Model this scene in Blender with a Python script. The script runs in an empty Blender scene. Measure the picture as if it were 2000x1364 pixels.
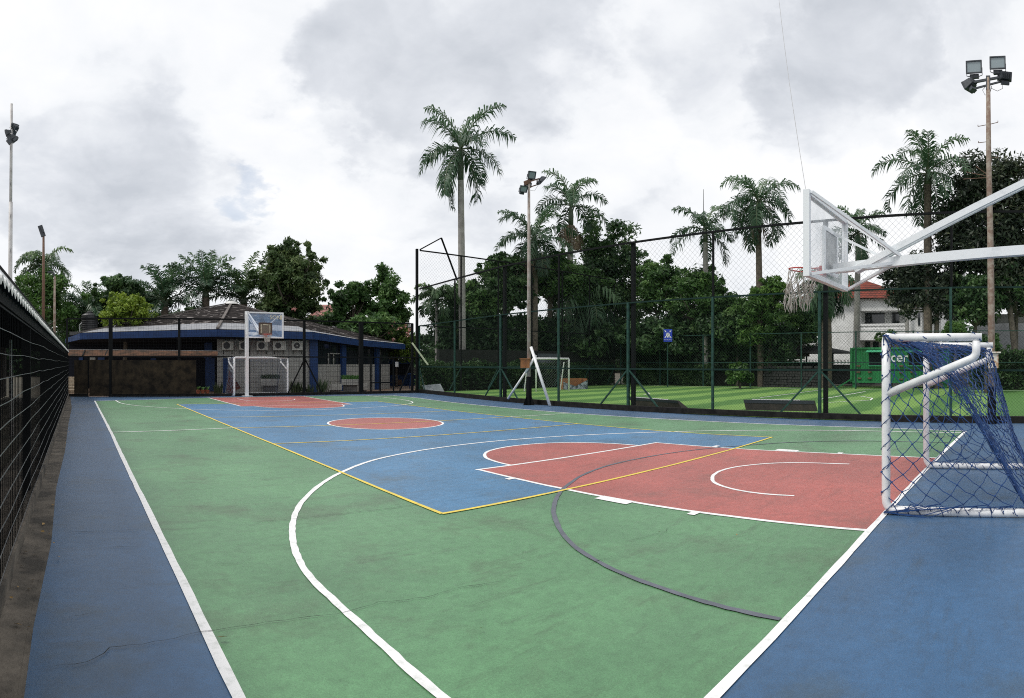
import bpy, math, random
import numpy as np
from mathutils import Vector, Matrix, Euler
R = math.radians
C = bpy.context.scene.collection
scn = bpy.context.scene
random.seed(7)

# ------------------------------------------------------------------ camera, sky, sun, exposure
F, HY = 1167.0, 710.0                      # pixels per radian and horizon row of the 2000x1364 panorama
CX, CY, CH, YAW = -8.4, -14.65, 1.7, 0.7242
cam_data = bpy.data.cameras.new('camera')
cam = bpy.data.objects.new('camera', cam_data); C.objects.link(cam)
cam.location = (CX, CY, CH); cam.rotation_euler = (R(90), 0, -YAW)
cam_data.type = 'PANO'
cam_data.panorama_type = 'CENTRAL_CYLINDRICAL'
cam_data.central_cylindrical_radius = 1.0
cam_data.central_cylindrical_range_u_min = -1000/F
cam_data.central_cylindrical_range_u_max = 1000/F
cam_data.central_cylindrical_range_v_min = -(1364-HY)/F
cam_data.central_cylindrical_range_v_max = HY/F
cam_data.clip_start = 0.05; cam_data.clip_end = 3000
scn.camera = cam
scn.view_settings.view_transform = 'Standard'; scn.view_settings.look = 'None'
scn.view_settings.exposure = 0.12; scn.view_settings.gamma = 1.0
scn.render.engine = 'CYCLES'
scn.cycles.filter_width = 1.05; scn.cycles.use_denoising = False
scn.cycles.max_bounces = 6; scn.cycles.transparent_max_bounces = 12
SUN_AZ, SUN_EL = YAW - 1.75, R(56)

def heading(px): return YAW + (px-1000)/F
def at(px, py, d):
    h = heading(px)
    return Vector((CX + d*math.sin(h), CY + d*math.cos(h), CH + (HY-py)/F*d))
def gnd(px, d):
    h = heading(px); return Vector((CX + d*math.sin(h), CY + d*math.cos(h), 0))
def zat(p, py):
    return CH + (HY-py)/F*math.hypot(p[0]-CX, p[1]-CY)
def onseg(A, B, px):
    h = heading(px); dx, dy = math.sin(h), math.cos(h)
    ex, ey = B[0]-A[0], B[1]-A[1]
    det = dx*(-ey) + dy*ex
    rx, ry = A[0]-CX, A[1]-CY
    t = (rx*(-ey) + ry*ex)/det
    return Vector((CX+dx*t, CY+dy*t, 0))

def build_world():
    w = bpy.data.worlds.new('World'); scn.world = w; w.use_nodes = True
    nt = w.node_tree; nt.nodes.clear(); N = nt.nodes.new; L = nt.links.new
    def math_(op, a, b=None, clamp=False):
        n = N('ShaderNodeMath'); n.operation = op; n.use_clamp = clamp
        for i, v in enumerate((a, b)):
            if v is None: continue
            if isinstance(v, (int, float)): n.inputs[i].default_value = v
            else: L(v, n.inputs[i])
        return n.outputs[0]
    out = N('ShaderNodeOutputWorld')
    sky = N('ShaderNodeTexSky'); sky.sky_type = 'NISHITA'; sky.sun_disc = False
    sky.sun_elevation = SUN_EL; sky.sun_rotation = SUN_AZ
    b1 = N('ShaderNodeBackground'); b1.inputs['Strength'].default_value = 0.12
    L(sky.outputs[0], b1.inputs['Color'])
    tc = N('ShaderNodeTexCoord')
    nrm = N('ShaderNodeVectorMath'); nrm.operation = 'NORMALIZE'; L(tc.outputs['Generated'], nrm.inputs[0])
    sep = N('ShaderNodeSeparateXYZ'); L(nrm.outputs[0], sep.inputs[0])
    den = math_('ADD', math_('MAXIMUM', sep.outputs[2], 0.0), 0.33)
    cmb = N('ShaderNodeCombineXYZ')
    L(math_('DIVIDE', sep.outputs[0], den), cmb.inputs[0]); L(math_('DIVIDE', sep.outputs[1], den), cmb.inputs[1])
    def noise(scale, detail, rough, off, vec=None, dist=0.0):
        n = N('ShaderNodeTexNoise'); n.inputs['Scale'].default_value = scale; n.inputs['Detail'].default_value = detail
        n.inputs['Roughness'].default_value = rough; n.inputs['Distortion'].default_value = dist
        m = N('ShaderNodeVectorMath'); m.operation = 'ADD'; m.inputs[1].default_value = off
        L(vec or cmb.outputs[0], m.inputs[0]); L(m.outputs[0], n.inputs['Vector'])
        return n
    n1 = noise(1.7, 8, 0.56, (3.1, 7.7, 0), dist=0.4)
    n2 = noise(4.6, 9, 0.6, (1.3, 2.2, 0), dist=0.3)
    # warp the direction so that each bank of cloud gets a ragged, billowing outline
    nw = noise(2.6, 7, 0.58, (9.2, 4.4, 0))
    ws = N('ShaderNodeVectorMath'); ws.operation = 'SUBTRACT'; L(nw.outputs['Color'], ws.inputs[0]); ws.inputs[1].default_value = (.5, .5, .5)
    wm = N('ShaderNodeVectorMath'); wm.operation = 'SCALE'; L(ws.outputs[0], wm.inputs[0]); wm.inputs['Scale'].default_value = 0.36
    wa = N('ShaderNodeVectorMath'); wa.operation = 'ADD'; L(nrm.outputs[0], wa.inputs[0]); L(wm.outputs[0], wa.inputs[1])
    wn = N('ShaderNodeVectorMath'); wn.operation = 'NORMALIZE'; L(wa.outputs[0], wn.inputs[0])
    def bank(px, py, r, amt, soft=0.5):
        h = heading(px); e = math.atan((HY-py)/F)
        d = (math.sin(h)*math.cos(e), math.cos(h)*math.cos(e), math.sin(e))
        dot = N('ShaderNodeVectorMath'); dot.operation = 'DOT_PRODUCT'; L(wn.outputs[0], dot.inputs[0]); dot.inputs[1].default_value = d
        mr = N('ShaderNodeMapRange'); mr.interpolation_type = 'SMOOTHSTEP'
        mr.inputs['From Min'].default_value = math.cos(r/F); mr.inputs['From Max'].default_value = math.cos(r/F*(1-soft))
        mr.inputs['To Min'].default_value = 0; mr.inputs['To Max'].default_value = amt
        L(dot.outputs['Value'], mr.inputs['Value'])
        return mr.outputs[0]
    dark = None
    for a in [(190, 330, 210, .75), (330, 420, 200, .8), (60, 400, 150, .6), (230, 180, 130, .4), (690, 130, 170, .85), (850, 160, 190, .8),
              (1050, 90, 190, .7), (1090, 140, 120, .5), (1640, 150, 190, .95), (1760, 60, 180, .5), (1430, 60, 170, .45), (960, 480, 170, .35), (1180, 300, 170, .3), (700, 260, 110, .4), (1880, 220, 110, .3)]:
        v = bank(*a); dark = v if dark is None else math_('MAXIMUM', dark, v)
    lite = None
    for a in [(1180, 240, 150, .9), (1700, 400, 230, 1.0), (500, 330, 150, .5), (600, 520, 200, .4), (140, 240, 110, .4), (330, 60, 150, .3), (1440, 300, 130, .4)]:
        v = bank(*a); lite = v if lite is None else math_('MAXIMUM', lite, v)
    tex = math_('ADD', math_('MULTIPLY', math_('SUBTRACT', n1.outputs[0], 0.5), 1.5), math_('MULTIPLY', math_('SUBTRACT', n2.outputs[0], 0.5), 0.9))
    v = math_('ADD', 0.80, tex)
    v = math_('SUBTRACT', v, math_('MULTIPLY', dark, 0.72))
    v = math_('ADD', v, math_('MULTIPLY', lite, 0.35), clamp=True)
    ramp = N('ShaderNodeValToRGB'); L(v, ramp.inputs[0]); e = ramp.color_ramp.elements
    e[0].position = 0.0; e[0].color = (0.55, 0.58, 0.63, 1)
    e[1].position = 1.0; e[1].color = (0.94, 0.945, 0.955, 1)
    m = e.new(0.35); m.color = (0.71, 0.735, 0.78, 1)
    m = e.new(0.62); m.color = (0.86, 0.878, 0.905, 1)
    b2 = N('ShaderNodeBackground'); L(ramp.outputs[0], b2.inputs['Color']); b2.inputs['Strength'].default_value = 1.0
    hole = math_('MULTIPLY', bank(472, 378, 50, 0.35, 0.9), math_('GREATER_THAN', n2.outputs[0], 0.35))
    mix = N('ShaderNodeMixShader'); L(math_('ADD', hole, 0.03), mix.inputs[0]); L(b2.outputs[0], mix.inputs[1]); L(b1.outputs[0], mix.inputs[2])
    L(mix.outputs[0], out.inputs['Surface'])
build_world()
sun_data = bpy.data.lights.new('sun', 'SUN'); sun_data.energy = 1.9; sun_data.angle = R(12); sun_data.color = (1, .96, .9)
sun = bpy.data.objects.new('sun', sun_data); C.objects.link(sun)
sd = Vector((math.sin(SUN_AZ)*math.cos(SUN_EL), math.cos(SUN_AZ)*math.cos(SUN_EL), math.sin(SUN_EL)))
sun.rotation_euler = sd.to_track_quat('Z', 'Y').to_euler()

# ------------------------------------------------------------------ materials
def M(name, col, rough=.6, col2=None, scale=4., bump=0., bscale=60., metal=0., spec=.5, detail=6., lo=.35, hi=.65, trans=0.):
    m = bpy.data.materials.new(name); m.use_nodes = True
    nt = m.node_tree; b = nt.nodes['Principled BSDF']
    b.inputs['Roughness'].default_value = rough; b.inputs['Metallic'].default_value = metal
    b.inputs['Specular IOR Level'].default_value = spec
    tc = nt.nodes.new('ShaderNodeTexCoord')
    if col2 is None: col2 = tuple(c*.72 for c in col)
    n = nt.nodes.new('ShaderNodeTexNoise'); n.inputs['Scale'].default_value = scale; n.inputs['Detail'].default_value = detail; n.inputs['Roughness'].default_value = .65
    nt.links.new(tc.outputs['Object'], n.inputs['Vector'])
    r = nt.nodes.new('ShaderNodeValToRGB'); nt.links.new(n.outputs[0], r.inputs[0])
    r.color_ramp.elements[0].position = lo; r.color_ramp.elements[1].position = hi
    r.color_ramp.elements[0].color = (*col2, 1); r.color_ramp.elements[1].color = (*col, 1)
    nt.links.new(r.outputs[0], b.inputs['Base Color'])
    if bump:
        n2 = nt.nodes.new('ShaderNodeTexNoise'); n2.inputs['Scale'].default_value = bscale; n2.inputs['Detail'].default_value = 4
        nt.links.new(tc.outputs['Object'], n2.inputs['Vector'])
        bp = nt.nodes.new('ShaderNodeBump'); bp.inputs['Strength'].default_value = bump; bp.inputs['Distance'].default_value = .02
        nt.links.new(n2.outputs[0], bp.inputs['Height']); nt.links.new(bp.outputs[0], b.inputs['Normal'])
    return m

def court_paint(name, col, stain, stain_amt=.55, fade=(1.25, 1.2, 1.2)):
    """Weathered acrylic court paint: broad fading, dirty blotches, streaks, fine grit."""
    m = bpy.data.materials.new(name); m.use_nodes = True
    nt = m.node_tree; N = nt.nodes.new; L = nt.links.new; b = nt.nodes['Principled BSDF']
    geo = N('ShaderNodeNewGeometry')
    def noise(sc, det, rough=.6, vec=None):
        n = N('ShaderNodeTexNoise'); n.inputs['Scale'].default_value = sc; n.inputs['Detail'].default_value = det; n.inputs['Roughness'].default_value = rough
        L(vec or geo.outputs['Position'], n.inputs['Vector']); return n.outputs[0]
    def ramp(f, a, bb):
        r = N('ShaderNodeMapRange'); r.inputs[1].default_value = a; r.inputs[2].default_value = bb; r.clamp = True; L(f, r.inputs[0]); return r.outputs[0]
    def mix(f, a, bb, t='MIX'):
        x = N('ShaderNodeMix'); x.data_type = 'RGBA'; x.blend_type = t
        if isinstance(f, float): x.inputs[0].default_value = f
        else: L(f, x.inputs[0])
        for i, v in ((6, a), (7, bb)):
            if isinstance(v, tuple): x.inputs[i].default_value = (*v, 1)
            else: L(v, x.inputs[i])
        return x.outputs[2]
    broad = ramp(noise(.45, 4), .35, .68)
    c = mix(broad, tuple(x*.86 for x in col), tuple(min(1, x*f) for x, f in zip(col, fade)))
    mp = N('ShaderNodeMapping'); L(geo.outputs['Position'], mp.inputs[0]); mp.inputs['Scale'].default_value = (.5, 2.6, 1); mp.inputs['Rotation'].default_value = (0, 0, .12)
    streak = ramp(noise(1.6, 9, .75, mp.outputs[0]), .54, .68)
    blot = ramp(noise(.8, 7, .68), .52, .70)
    s = N('ShaderNodeMath'); s.operation = 'MULTIPLY'; L(blot, s.inputs[0]); s.inputs[1].default_value = stain_amt
    c = mix(s.outputs[0], c, stain)
    s2 = N('ShaderNodeMath'); s2.operation = 'MULTIPLY'; L(streak, s2.inputs[0]); s2.inputs[1].default_value = stain_amt*.6
    c = mix(s2.outputs[0], c, tuple(x*.62 for x in stain))
    fine = ramp(noise(9, 6, .75), .30, .72)
    c = mix(.55, c, mix(fine, (.30, .30, .30), (.66, .66, .66)), 'OVERLAY')
    speck = ramp(noise(34, 4, .75), .66, .72)
    sp3 = N('ShaderNodeMath'); sp3.operation = 'MULTIPLY'; L(speck, sp3.inputs[0]); sp3.inputs[1].default_value = .7
    c = mix(sp3.outputs[0], c, tuple(x*.45 for x in stain))
    grit = ramp(noise(95, 3, .85), .25, .8)
    c = mix(.85, c, mix(grit, (.35, .35, .35), (.75, .75, .75)), 'OVERLAY')
    L(c, b.inputs['Base Color'])
    L(ramp(noise(.8, 5), .2, .8), b.inputs['Roughness'])
    rr = N('ShaderNodeMapRange'); rr.inputs[3].default_value = .34; rr.inputs[4].default_value = .50; L(noise(1.2, 5), rr.inputs[0]); L(rr.outputs[0], b.inputs['Roughness'])
    b.inputs['Specular IOR Level'].default_value = .6; b.inputs['Sheen Weight'].default_value = .12; b.inputs['Sheen Roughness'].default_value = .45
    bp = N('ShaderNodeBump'); bp.inputs['Strength'].default_value = .25; bp.inputs['Distance'].default_value = .004
    L(noise(140, 3, .7), bp.inputs['Height']); L(bp.outputs[0], b.inputs['Normal'])
    return m

def leaf_mat(name, dark, mid, light, trans=.25, rough=.5):
    m = bpy.data.materials.new(name); m.use_nodes = True
    nt = m.node_tree; N = nt.nodes.new; L = nt.links.new; b = nt.nodes['Principled BSDF']
    at_ = N('ShaderNodeAttribute'); at_.attribute_name = 'tone'
    r = N('ShaderNodeValToRGB'); L(at_.outputs['Fac'], r.inputs[0]); e = r.color_ramp.elements
    e[0].position = 0; e[0].color = (*dark, 1); e[1].position = 1; e[1].color = (*light, 1); x = e.new(.5); x.color = (*mid, 1)
    L(r.outputs[0], b.inputs['Base Color']); b.inputs['Roughness'].default_value = rough
    b.inputs['Specular IOR Level'].default_value = .35
    tr = N('ShaderNodeBsdfTranslucent'); L(r.outputs[0], tr.inputs['Color'])
    mx = N('ShaderNodeMixShader'); mx.inputs[0].default_value = trans
    L(b.outputs[0], mx.inputs[1]); L(tr.outputs[0], mx.inputs[2]); L(mx.outputs[0], nt.nodes['Material Output'].inputs['Surface'])
    return m

m_blue = court_paint('court_blue', (.021, .082, .180), (.035, .055, .065), .6)
m_green = court_paint('court_green', (.080, .212, .094), (.062, .098, .050), .7)
m_red = court_paint('court_red', (.350, .083, .068), (.17, .07, .055), .6)
m_play = court_paint('court_playing_blue', (.045, .165, .315), (.06, .085, .095), .6)
m_white = M('white_marking', (.80, .80, .80), .55, (.58, .60, .58), 11, detail=9., lo=.30, hi=.50)
m_yellow = M('yellow_marking', (.80, .60, .07), .55, (.62, .50, .10), 5)
m_grey = M('grey_marking', (.13, .14, .17), .6, (.09, .10, .12), 5)
m_crack = M('crack', (.018, .022, .02), .9)
m_soil = M('soil', (.10, .085, .06), .95, (.05, .05, .035), .8, .4, 12)
m_kerb = M('dark_kerb', (.022, .021, .020), .9, (.008, .008, .008), 5, .3, 30, spec=.15)
m_gutter = M('dirty_gutter', (.18, .155, .125), .9, (.05, .045, .038), 2.2, .5, 25, lo=.38, hi=.66)
m_black = M('black_steel', (.008, .009, .010), .75, scale=20, spec=.12)
m_wire_dark = M('dark_wire', (.008, .009, .010), .7, spec=.15)
m_wire_grey = M('galvanised_wire', (.30, .31, .31), .45, (.16, .16, .16), 12, metal=.4)
m_fgreen = M('green_steel', (.025, .075, .058), .65, (.012, .032, .027), 9, spec=.2)
m_netgreen = M('green_coated_wire', (.012, .022, .020), .7, spec=.15)
m_wpaint = M('white_paint', (.80, .81, .82), .38, (.70, .71, .72), 14)
m_galv = M('whitewashed_steel', (.77, .80, .82), .42, (.62, .66, .68), 5, lo=.3, hi=.45)
m_rust = M('rusty_steel', (.20, .105, .065), .85, (.10, .065, .05), 12, .2, 50)
m_polepaint = M('weathered_pole', (.33, .285, .23), .75, (.20, .135, .10), 7, lo=.42, hi=.62)
m_polewhite = M('pale_pole', (.58, .57, .56), .6, (.40, .38, .37), 5)
m_polemid = M('grey_brown_pole', (.36, .33, .30), .7, (.24, .19, .16), 3, lo=.4, hi=.6)
m_lamp = M('lamp_housing', (.06, .07, .085), .45, (.03, .035, .04), 20)
m_trunk = M('bark', (.14, .12, .095), .9, (.06, .05, .04), 6, .5, 18)
m_ptrunk = M('palm_trunk', (.34, .33, .31), .85, (.22, .21, .195), 3, .3, 10)
m_brick = M('paving', (.32, .22, .15), .85, (.22, .15, .11), 1.5)
m_bluep = M('blue_paint', (.012, .044, .150), .55, (.009, .030, .10), 3, spec=.3)
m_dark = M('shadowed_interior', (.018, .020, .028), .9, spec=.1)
m_tile = None
def glass_mat(name, col, rough=.05):
    m = bpy.data.materials.new(name); m.use_nodes = True; nt = m.node_tree; b = nt.nodes['Principled BSDF']
    b.inputs['Base Color'].default_value = (*col, 1); b.inputs['Roughness'].default_value = rough; b.inputs['Specular IOR Level'].default_value = .8
    return m
m_pane = glass_mat('window_glass', (.015, .02, .025))
m_lens = glass_mat('lamp_glass', (.26, .32, .34), .15)
def sheet_glass(name, tint, op):
    m = bpy.data.materials.new(name); m.use_nodes = True; nt = m.node_tree; b = nt.nodes['Principled BSDF']
    n = nt.nodes.new('ShaderNodeTexNoise'); n.inputs['Scale'].default_value = 3.5; n.inputs['Detail'].default_value = 8
    tc = nt.nodes.new('ShaderNodeTexCoord'); nt.links.new(tc.outputs['Object'], n.inputs['Vector'])
    mr = nt.nodes.new('ShaderNodeMapRange'); mr.inputs[1].default_value = .3; mr.inputs[2].default_value = .75; mr.inputs[3].default_value = op*.6; mr.inputs[4].default_value = min(1, op*1.7)
    nt.links.new(n.outputs[0], mr.inputs[0]); nt.links.new(mr.outputs[0], b.inputs['Alpha'])
    b.inputs['Base Color'].default_value = (*tint, 1); b.inputs['Roughness'].default_value = .18; b.inputs['Specular IOR Level'].default_value = .7
    return m
m_acrylic = sheet_glass('scuffed_acrylic', (.72, .77, .80), .26)
m_acrylic_blue = sheet_glass('clear_acrylic', (.30, .44, .66), .26)
def tiles_mat(name, col, grout, sx, sy):
    m = bpy.data.materials.new(name); m.use_nodes = True; nt = m.node_tree; b = nt.nodes['Principled BSDF']
    tc = nt.nodes.new('ShaderNodeTexCoord'); sp = nt.nodes.new('ShaderNodeSeparateXYZ'); nt.links.new(tc.outputs['Object'], sp.inputs[0])
    cb = nt.nodes.new('ShaderNodeCombineXYZ'); nt.links.new(sp.outputs[0], cb.inputs[0]); nt.links.new(sp.outputs[2], cb.inputs[1])
    br = nt.nodes.new('ShaderNodeTexBrick'); nt.links.new(cb.outputs[0], br.inputs['Vector'])
    br.offset = 0; br.inputs['Scale'].default_value = 1; br.inputs['Brick Width'].default_value = sx; br.inputs['Row Height'].default_value = sy
    br.inputs['Mortar Size'].default_value = .012; br.inputs['Color1'].default_value = (*col, 1); br.inputs['Color2'].default_value = (*[c*.85 for c in col], 1); br.inputs['Mortar'].default_value = (*grout, 1)
    nt.links.new(br.outputs[0], b.inputs['Base Color']); b.inputs['Roughness'].default_value = .5
    return m
m_walltile = tiles_mat('grey_wall_tiles', (.34, .34, .32), (.12, .12, .12), .3, .3)
def roof_mat(name, c1, c2, lines=9., light=None):
    """Courses of roof tiles running level, from the height coordinate, with broken pale slivers."""
    m = bpy.data.materials.new(name); m.use_nodes = True; nt = m.node_tree; N = nt.nodes.new; L = nt.links.new; b = nt.nodes['Principled BSDF']
    tc = N('ShaderNodeTexCoord'); n = N('ShaderNodeTexNoise'); n.inputs['Scale'].default_value = 2.2; n.inputs['Detail'].default_value = 8; L(tc.outputs['Object'], n.inputs['Vector'])
    r = N('ShaderNodeValToRGB'); L(n.outputs[0], r.inputs[0]); r.color_ramp.elements[0].position = .35; r.color_ramp.elements[1].position = .68
    r.color_ramp.elements[0].color = (*c2, 1); r.color_ramp.elements[1].color = (*c1, 1)
    sp = N('ShaderNodeSeparateXYZ'); L(tc.outputs['Object'], sp.inputs[0])
    mu = N('ShaderNodeMath'); mu.operation = 'MULTIPLY'; L(sp.outputs[2], mu.inputs[0]); mu.inputs[1].default_value = lines
    fr = N('ShaderNodeMath'); fr.operation = 'FRACT'; L(mu.outputs[0], fr.inputs[0])
    lt = N('ShaderNodeMath'); lt.operation = 'LESS_THAN'; L(fr.outputs[0], lt.inputs[0]); lt.inputs[1].default_value = .22
    mx = N('ShaderNodeMix'); mx.data_type = 'RGBA'; L(lt.outputs[0], mx.inputs[0]); L(r.outputs[0], mx.inputs[6]); mx.inputs[7].default_value = (*[c*.45 for c in c2], 1)
    col = mx.outputs[2]
    if light:
        mp = N('ShaderNodeMapping'); mp.inputs['Scale'].default_value = (1.2, 1.2, 9); L(tc.outputs['Object'], mp.inputs[0])
        n2 = N('ShaderNodeTexNoise'); n2.inputs['Scale'].default_value = 1.7; n2.inputs['Detail'].default_value = 5; L(mp.outputs[0], n2.inputs['Vector'])
        g = N('ShaderNodeMapRange'); g.inputs[1].default_value = .61; g.inputs[2].default_value = .64; L(n2.outputs[0], g.inputs[0])
        m2 = N('ShaderNodeMix'); m2.data_type = 'RGBA'; L(g.outputs[0], m2.inputs[0]); L(col, m2.inputs[6]); m2.inputs[7].default_value = (*light, 1); col = m2.outputs[2]
    L(col, b.inputs['Base Color']); b.inputs['Roughness'].default_value = .9; b.inputs['Specular IOR Level'].default_value = .12
    bp = N('ShaderNodeBump'); bp.inputs['Strength'].default_value = .6; bp.inputs['Distance'].default_value = .05; L(fr.outputs[0], bp.inputs['Height']); L(bp.outputs[0], b.inputs['Normal'])
    return m
m_roof = roof_mat('dark_roof_tiles', (.036, .030, .028), (.012, .010, .010), 6.5, (.26, .24, .23))
m_redroof = roof_mat('red_roof_tiles', (.25, .055, .035), (.11, .042, .034), 3.2)
m_pinkroof = roof_mat('faded_roof_tiles', (.42, .20, .17), (.24, .13, .12), 3.)
m_conc = M('grey_concrete', (.17, .17, .17), .85, (.09, .09, .09), 1.6, .2, 15)
m_house = M('white_render', (.82, .83, .82), .7, (.66, .67, .66), 1.2)
m_contg = M('container_green', (.02, .23, .07), .5, (.012, .16, .05), 3)
m_contl = M('awning_green', (.06, .42, .20), .5, (.03, .28, .14), 3)
m_orange = M('orange_ply', (.36, .15, .05), .8, (.22, .10, .05), 6)
m_board = M('brown_plywood', (.048, .036, .023), .9, (.012, .010, .008), 2.6, .2, 10, lo=.38, hi=.66, detail=10., spec=.15)
m_awnb = M('brown_awning', (.12, .062, .038), .9, (.035, .028, .022), 2.2, spec=.1)

# ------------------------------------------------------------------ mesh building
class MB:
    def __init__(s): s.v = []; s.f = []; s.mi = []
    def add(s, vs, fs, m=0):
        o = len(s.v); s.v += [tuple(v) for v in vs]; s.f += [tuple(i+o for i in f) for f in fs]; s.mi += [m]*len(fs); return s
    def box(s, c, sz, rz=0., m=0, rot=None):
        x, y, z = [a/2 for a in sz]
        q = rot if rot is not None else Matrix.Rotation(rz, 3, 'Z')
        vs = [Vector(c) + q @ Vector((a*x, b*y, d*z)) for a, b, d in ((-1,-1,-1),(1,-1,-1),(1,1,-1),(-1,1,-1),(-1,-1,1),(1,-1,1),(1,1,1),(-1,1,1))]
        return s.add(vs, [(0,3,2,1),(4,5,6,7),(0,1,5,4),(1,2,6,5),(2,3,7,6),(3,0,4,7)], m)
    def beam(s, a, b, w, h=None, m=0):
        a, b = Vector(a), Vector(b); h = h or w; d = (b-a); L_ = d.length
        if L_ < 1e-6: return s
        q = d.to_track_quat('Y', 'Z').to_matrix()
        return s.box((a+b)/2, (w, L_, h), m=m, rot=q)
    def tube(s, pts, r, n=8, m=0, cap=True):
        pts = [Vector(p) for p in pts]; k = len(pts); rs = r if isinstance(r, (list, tuple)) else [r]*k
        vs = []; prev = None
        for i, p in enumerate(pts):
            d = (pts[min(i+1, k-1)] - pts[max(i-1, 0)]).normalized()
            if prev is None:
                u = d.orthogonal().normalized()
            else:
                u = (prev - d*prev.dot(d)); u = u.normalized() if u.length > 1e-6 else d.orthogonal().normalized()
            prev = u; w = d.cross(u)
            for j in range(n):
                a = 2*math.pi*j/n; vs.append(p + (u*math.cos(a) + w*math.sin(a))*rs[i])
        fs = [(i*n+j, i*n+(j+1) % n, (i+1)*n+(j+1) % n, (i+1)*n+j) for i in range(k-1) for j in range(n)]
        if cap: fs += [tuple(range(n))[::-1], tuple((k-1)*n+j for j in range(n))]
        return s.add(vs, fs, m)
    def lathe(s, c, prof, n=20, m=0):
        vs = [Vector(c) + Vector((r*math.cos(2*math.pi*j/n), r*math.sin(2*math.pi*j/n), z)) for r, z in prof for j in range(n)]
        k = len(prof)
        fs = [(i*n+j, i*n+(j+1) % n, (i+1)*n+(j+1) % n, (i+1)*n+j) for i in range(k-1) for j in range(n)]
        fs += [tuple(range(n))[::-1], tuple((k-1)*n+j for j in range(n))]
        return s.add(vs, fs, m)
    def prism(s, poly, z0, z1, m=0):
        n = len(poly)
        vs = [(p[0], p[1], z0) for p in poly] + [(p[0], p[1], z1) for p in poly]
        return s.add(vs, [tuple(range(n))[::-1], tuple(range(n, 2*n))] + [(i, (i+1) % n, (i+1) % n+n, i+n) for i in range(n)], m)
    def build(s, name, mat, parent=None, at_=None, smooth=False):
        me = bpy.data.meshes.new(name)
        off = Vector((0, 0, 0)); p = parent
        while p is not None: off += p.location; p = p.parent
        if at_ is not None: off = off + (Vector(at_) - off)
        me.from_pydata([tuple(Vector(v)-off) for v in s.v], [], s.f)
        for mm in (mat if isinstance(mat, (list, tuple)) else [mat]): me.materials.append(mm)
        me.polygons.foreach_set('material_index', s.mi)
        if smooth: me.polygons.foreach_set('use_smooth', [True]*len(s.f))
        o = bpy.data.objects.new(name, me); C.objects.link(o)
        if parent is not None: o.parent = parent
        if at_ is not None:
            o.location = at_ if parent is None else (0, 0, 0)
        return o

def tag(o, label=None, cat=None, group=None, kind=None):
    if label: o['label'] = label
    if cat: o['category'] = cat
    if group: o['group'] = group
    if kind: o['kind'] = kind
    return o
def thing(name, loc, label, cat, group=None, rz=0.):
    o = bpy.data.objects.new(name, None); o.empty_display_size = .2; C.objects.link(o)
    o.location = loc; o.rotation_euler = (0, 0, rz); return tag(o, label, cat, group)
def quad_object(name, V, tone, mat, parent=None):
    n = len(V); me = bpy.data.meshes.new(name)
    off = np.zeros(3); p = parent
    while p is not None: off += np.array(p.location); p = p.parent
    V = (V.reshape(-1, 3) - off).astype(np.float32)
    me.vertices.add(4*n); me.vertices.foreach_set('co', V.ravel())
    me.loops.add(4*n); me.loops.foreach_set('vertex_index', np.arange(4*n, dtype=np.int32))
    me.polygons.add(n); me.polygons.foreach_set('loop_start', np.arange(0, 4*n, 4, dtype=np.int32))
    me.update(calc_edges=True)
    a = me.attributes.new('tone', 'FLOAT', 'FACE'); a.data.foreach_set('value', np.clip(tone, 0, 1).astype(np.float32))
    me.materials.append(mat)
    o = bpy.data.objects.new(name, me); C.objects.link(o)
    if parent is not None: o.parent = parent
    return o

# ------------------------------------------------------------------ ground and court
g = MB(); g.add([(-500, -500, -.06), (500, -500, -.06), (500, 600, -.06), (-500, 600, -.06)], [(0, 1, 2, 3)])
tag(g.build('ground', m_soil), kind='structure')

FC = Vector((10.3, 14.6, 0))                       # far corner where the tall fences meet
FL = Vector((-8.98, 15.9, 0))
RF = [FC, Vector((8.95, 5.9, 0)), Vector((8.62, .5, 0)), Vector((8.78, -8, 0)), Vector((8.5, -16, 0)), Vector((8.5, -26, 0))]

cb = MB()
cb.prism([(-8.71, -26), (8.6, -26), (8.6, -16), (8.8, -8), (8.64, .5), (8.97, 5.9), (10.32, 14.62), (-8.95, 15.92), (-8.72, 4)], -.2, 0)
court = cb.build('court', m_blue); tag(court, 'blue painted concrete sports court with coloured zones and lines', kind='structure')

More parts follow.
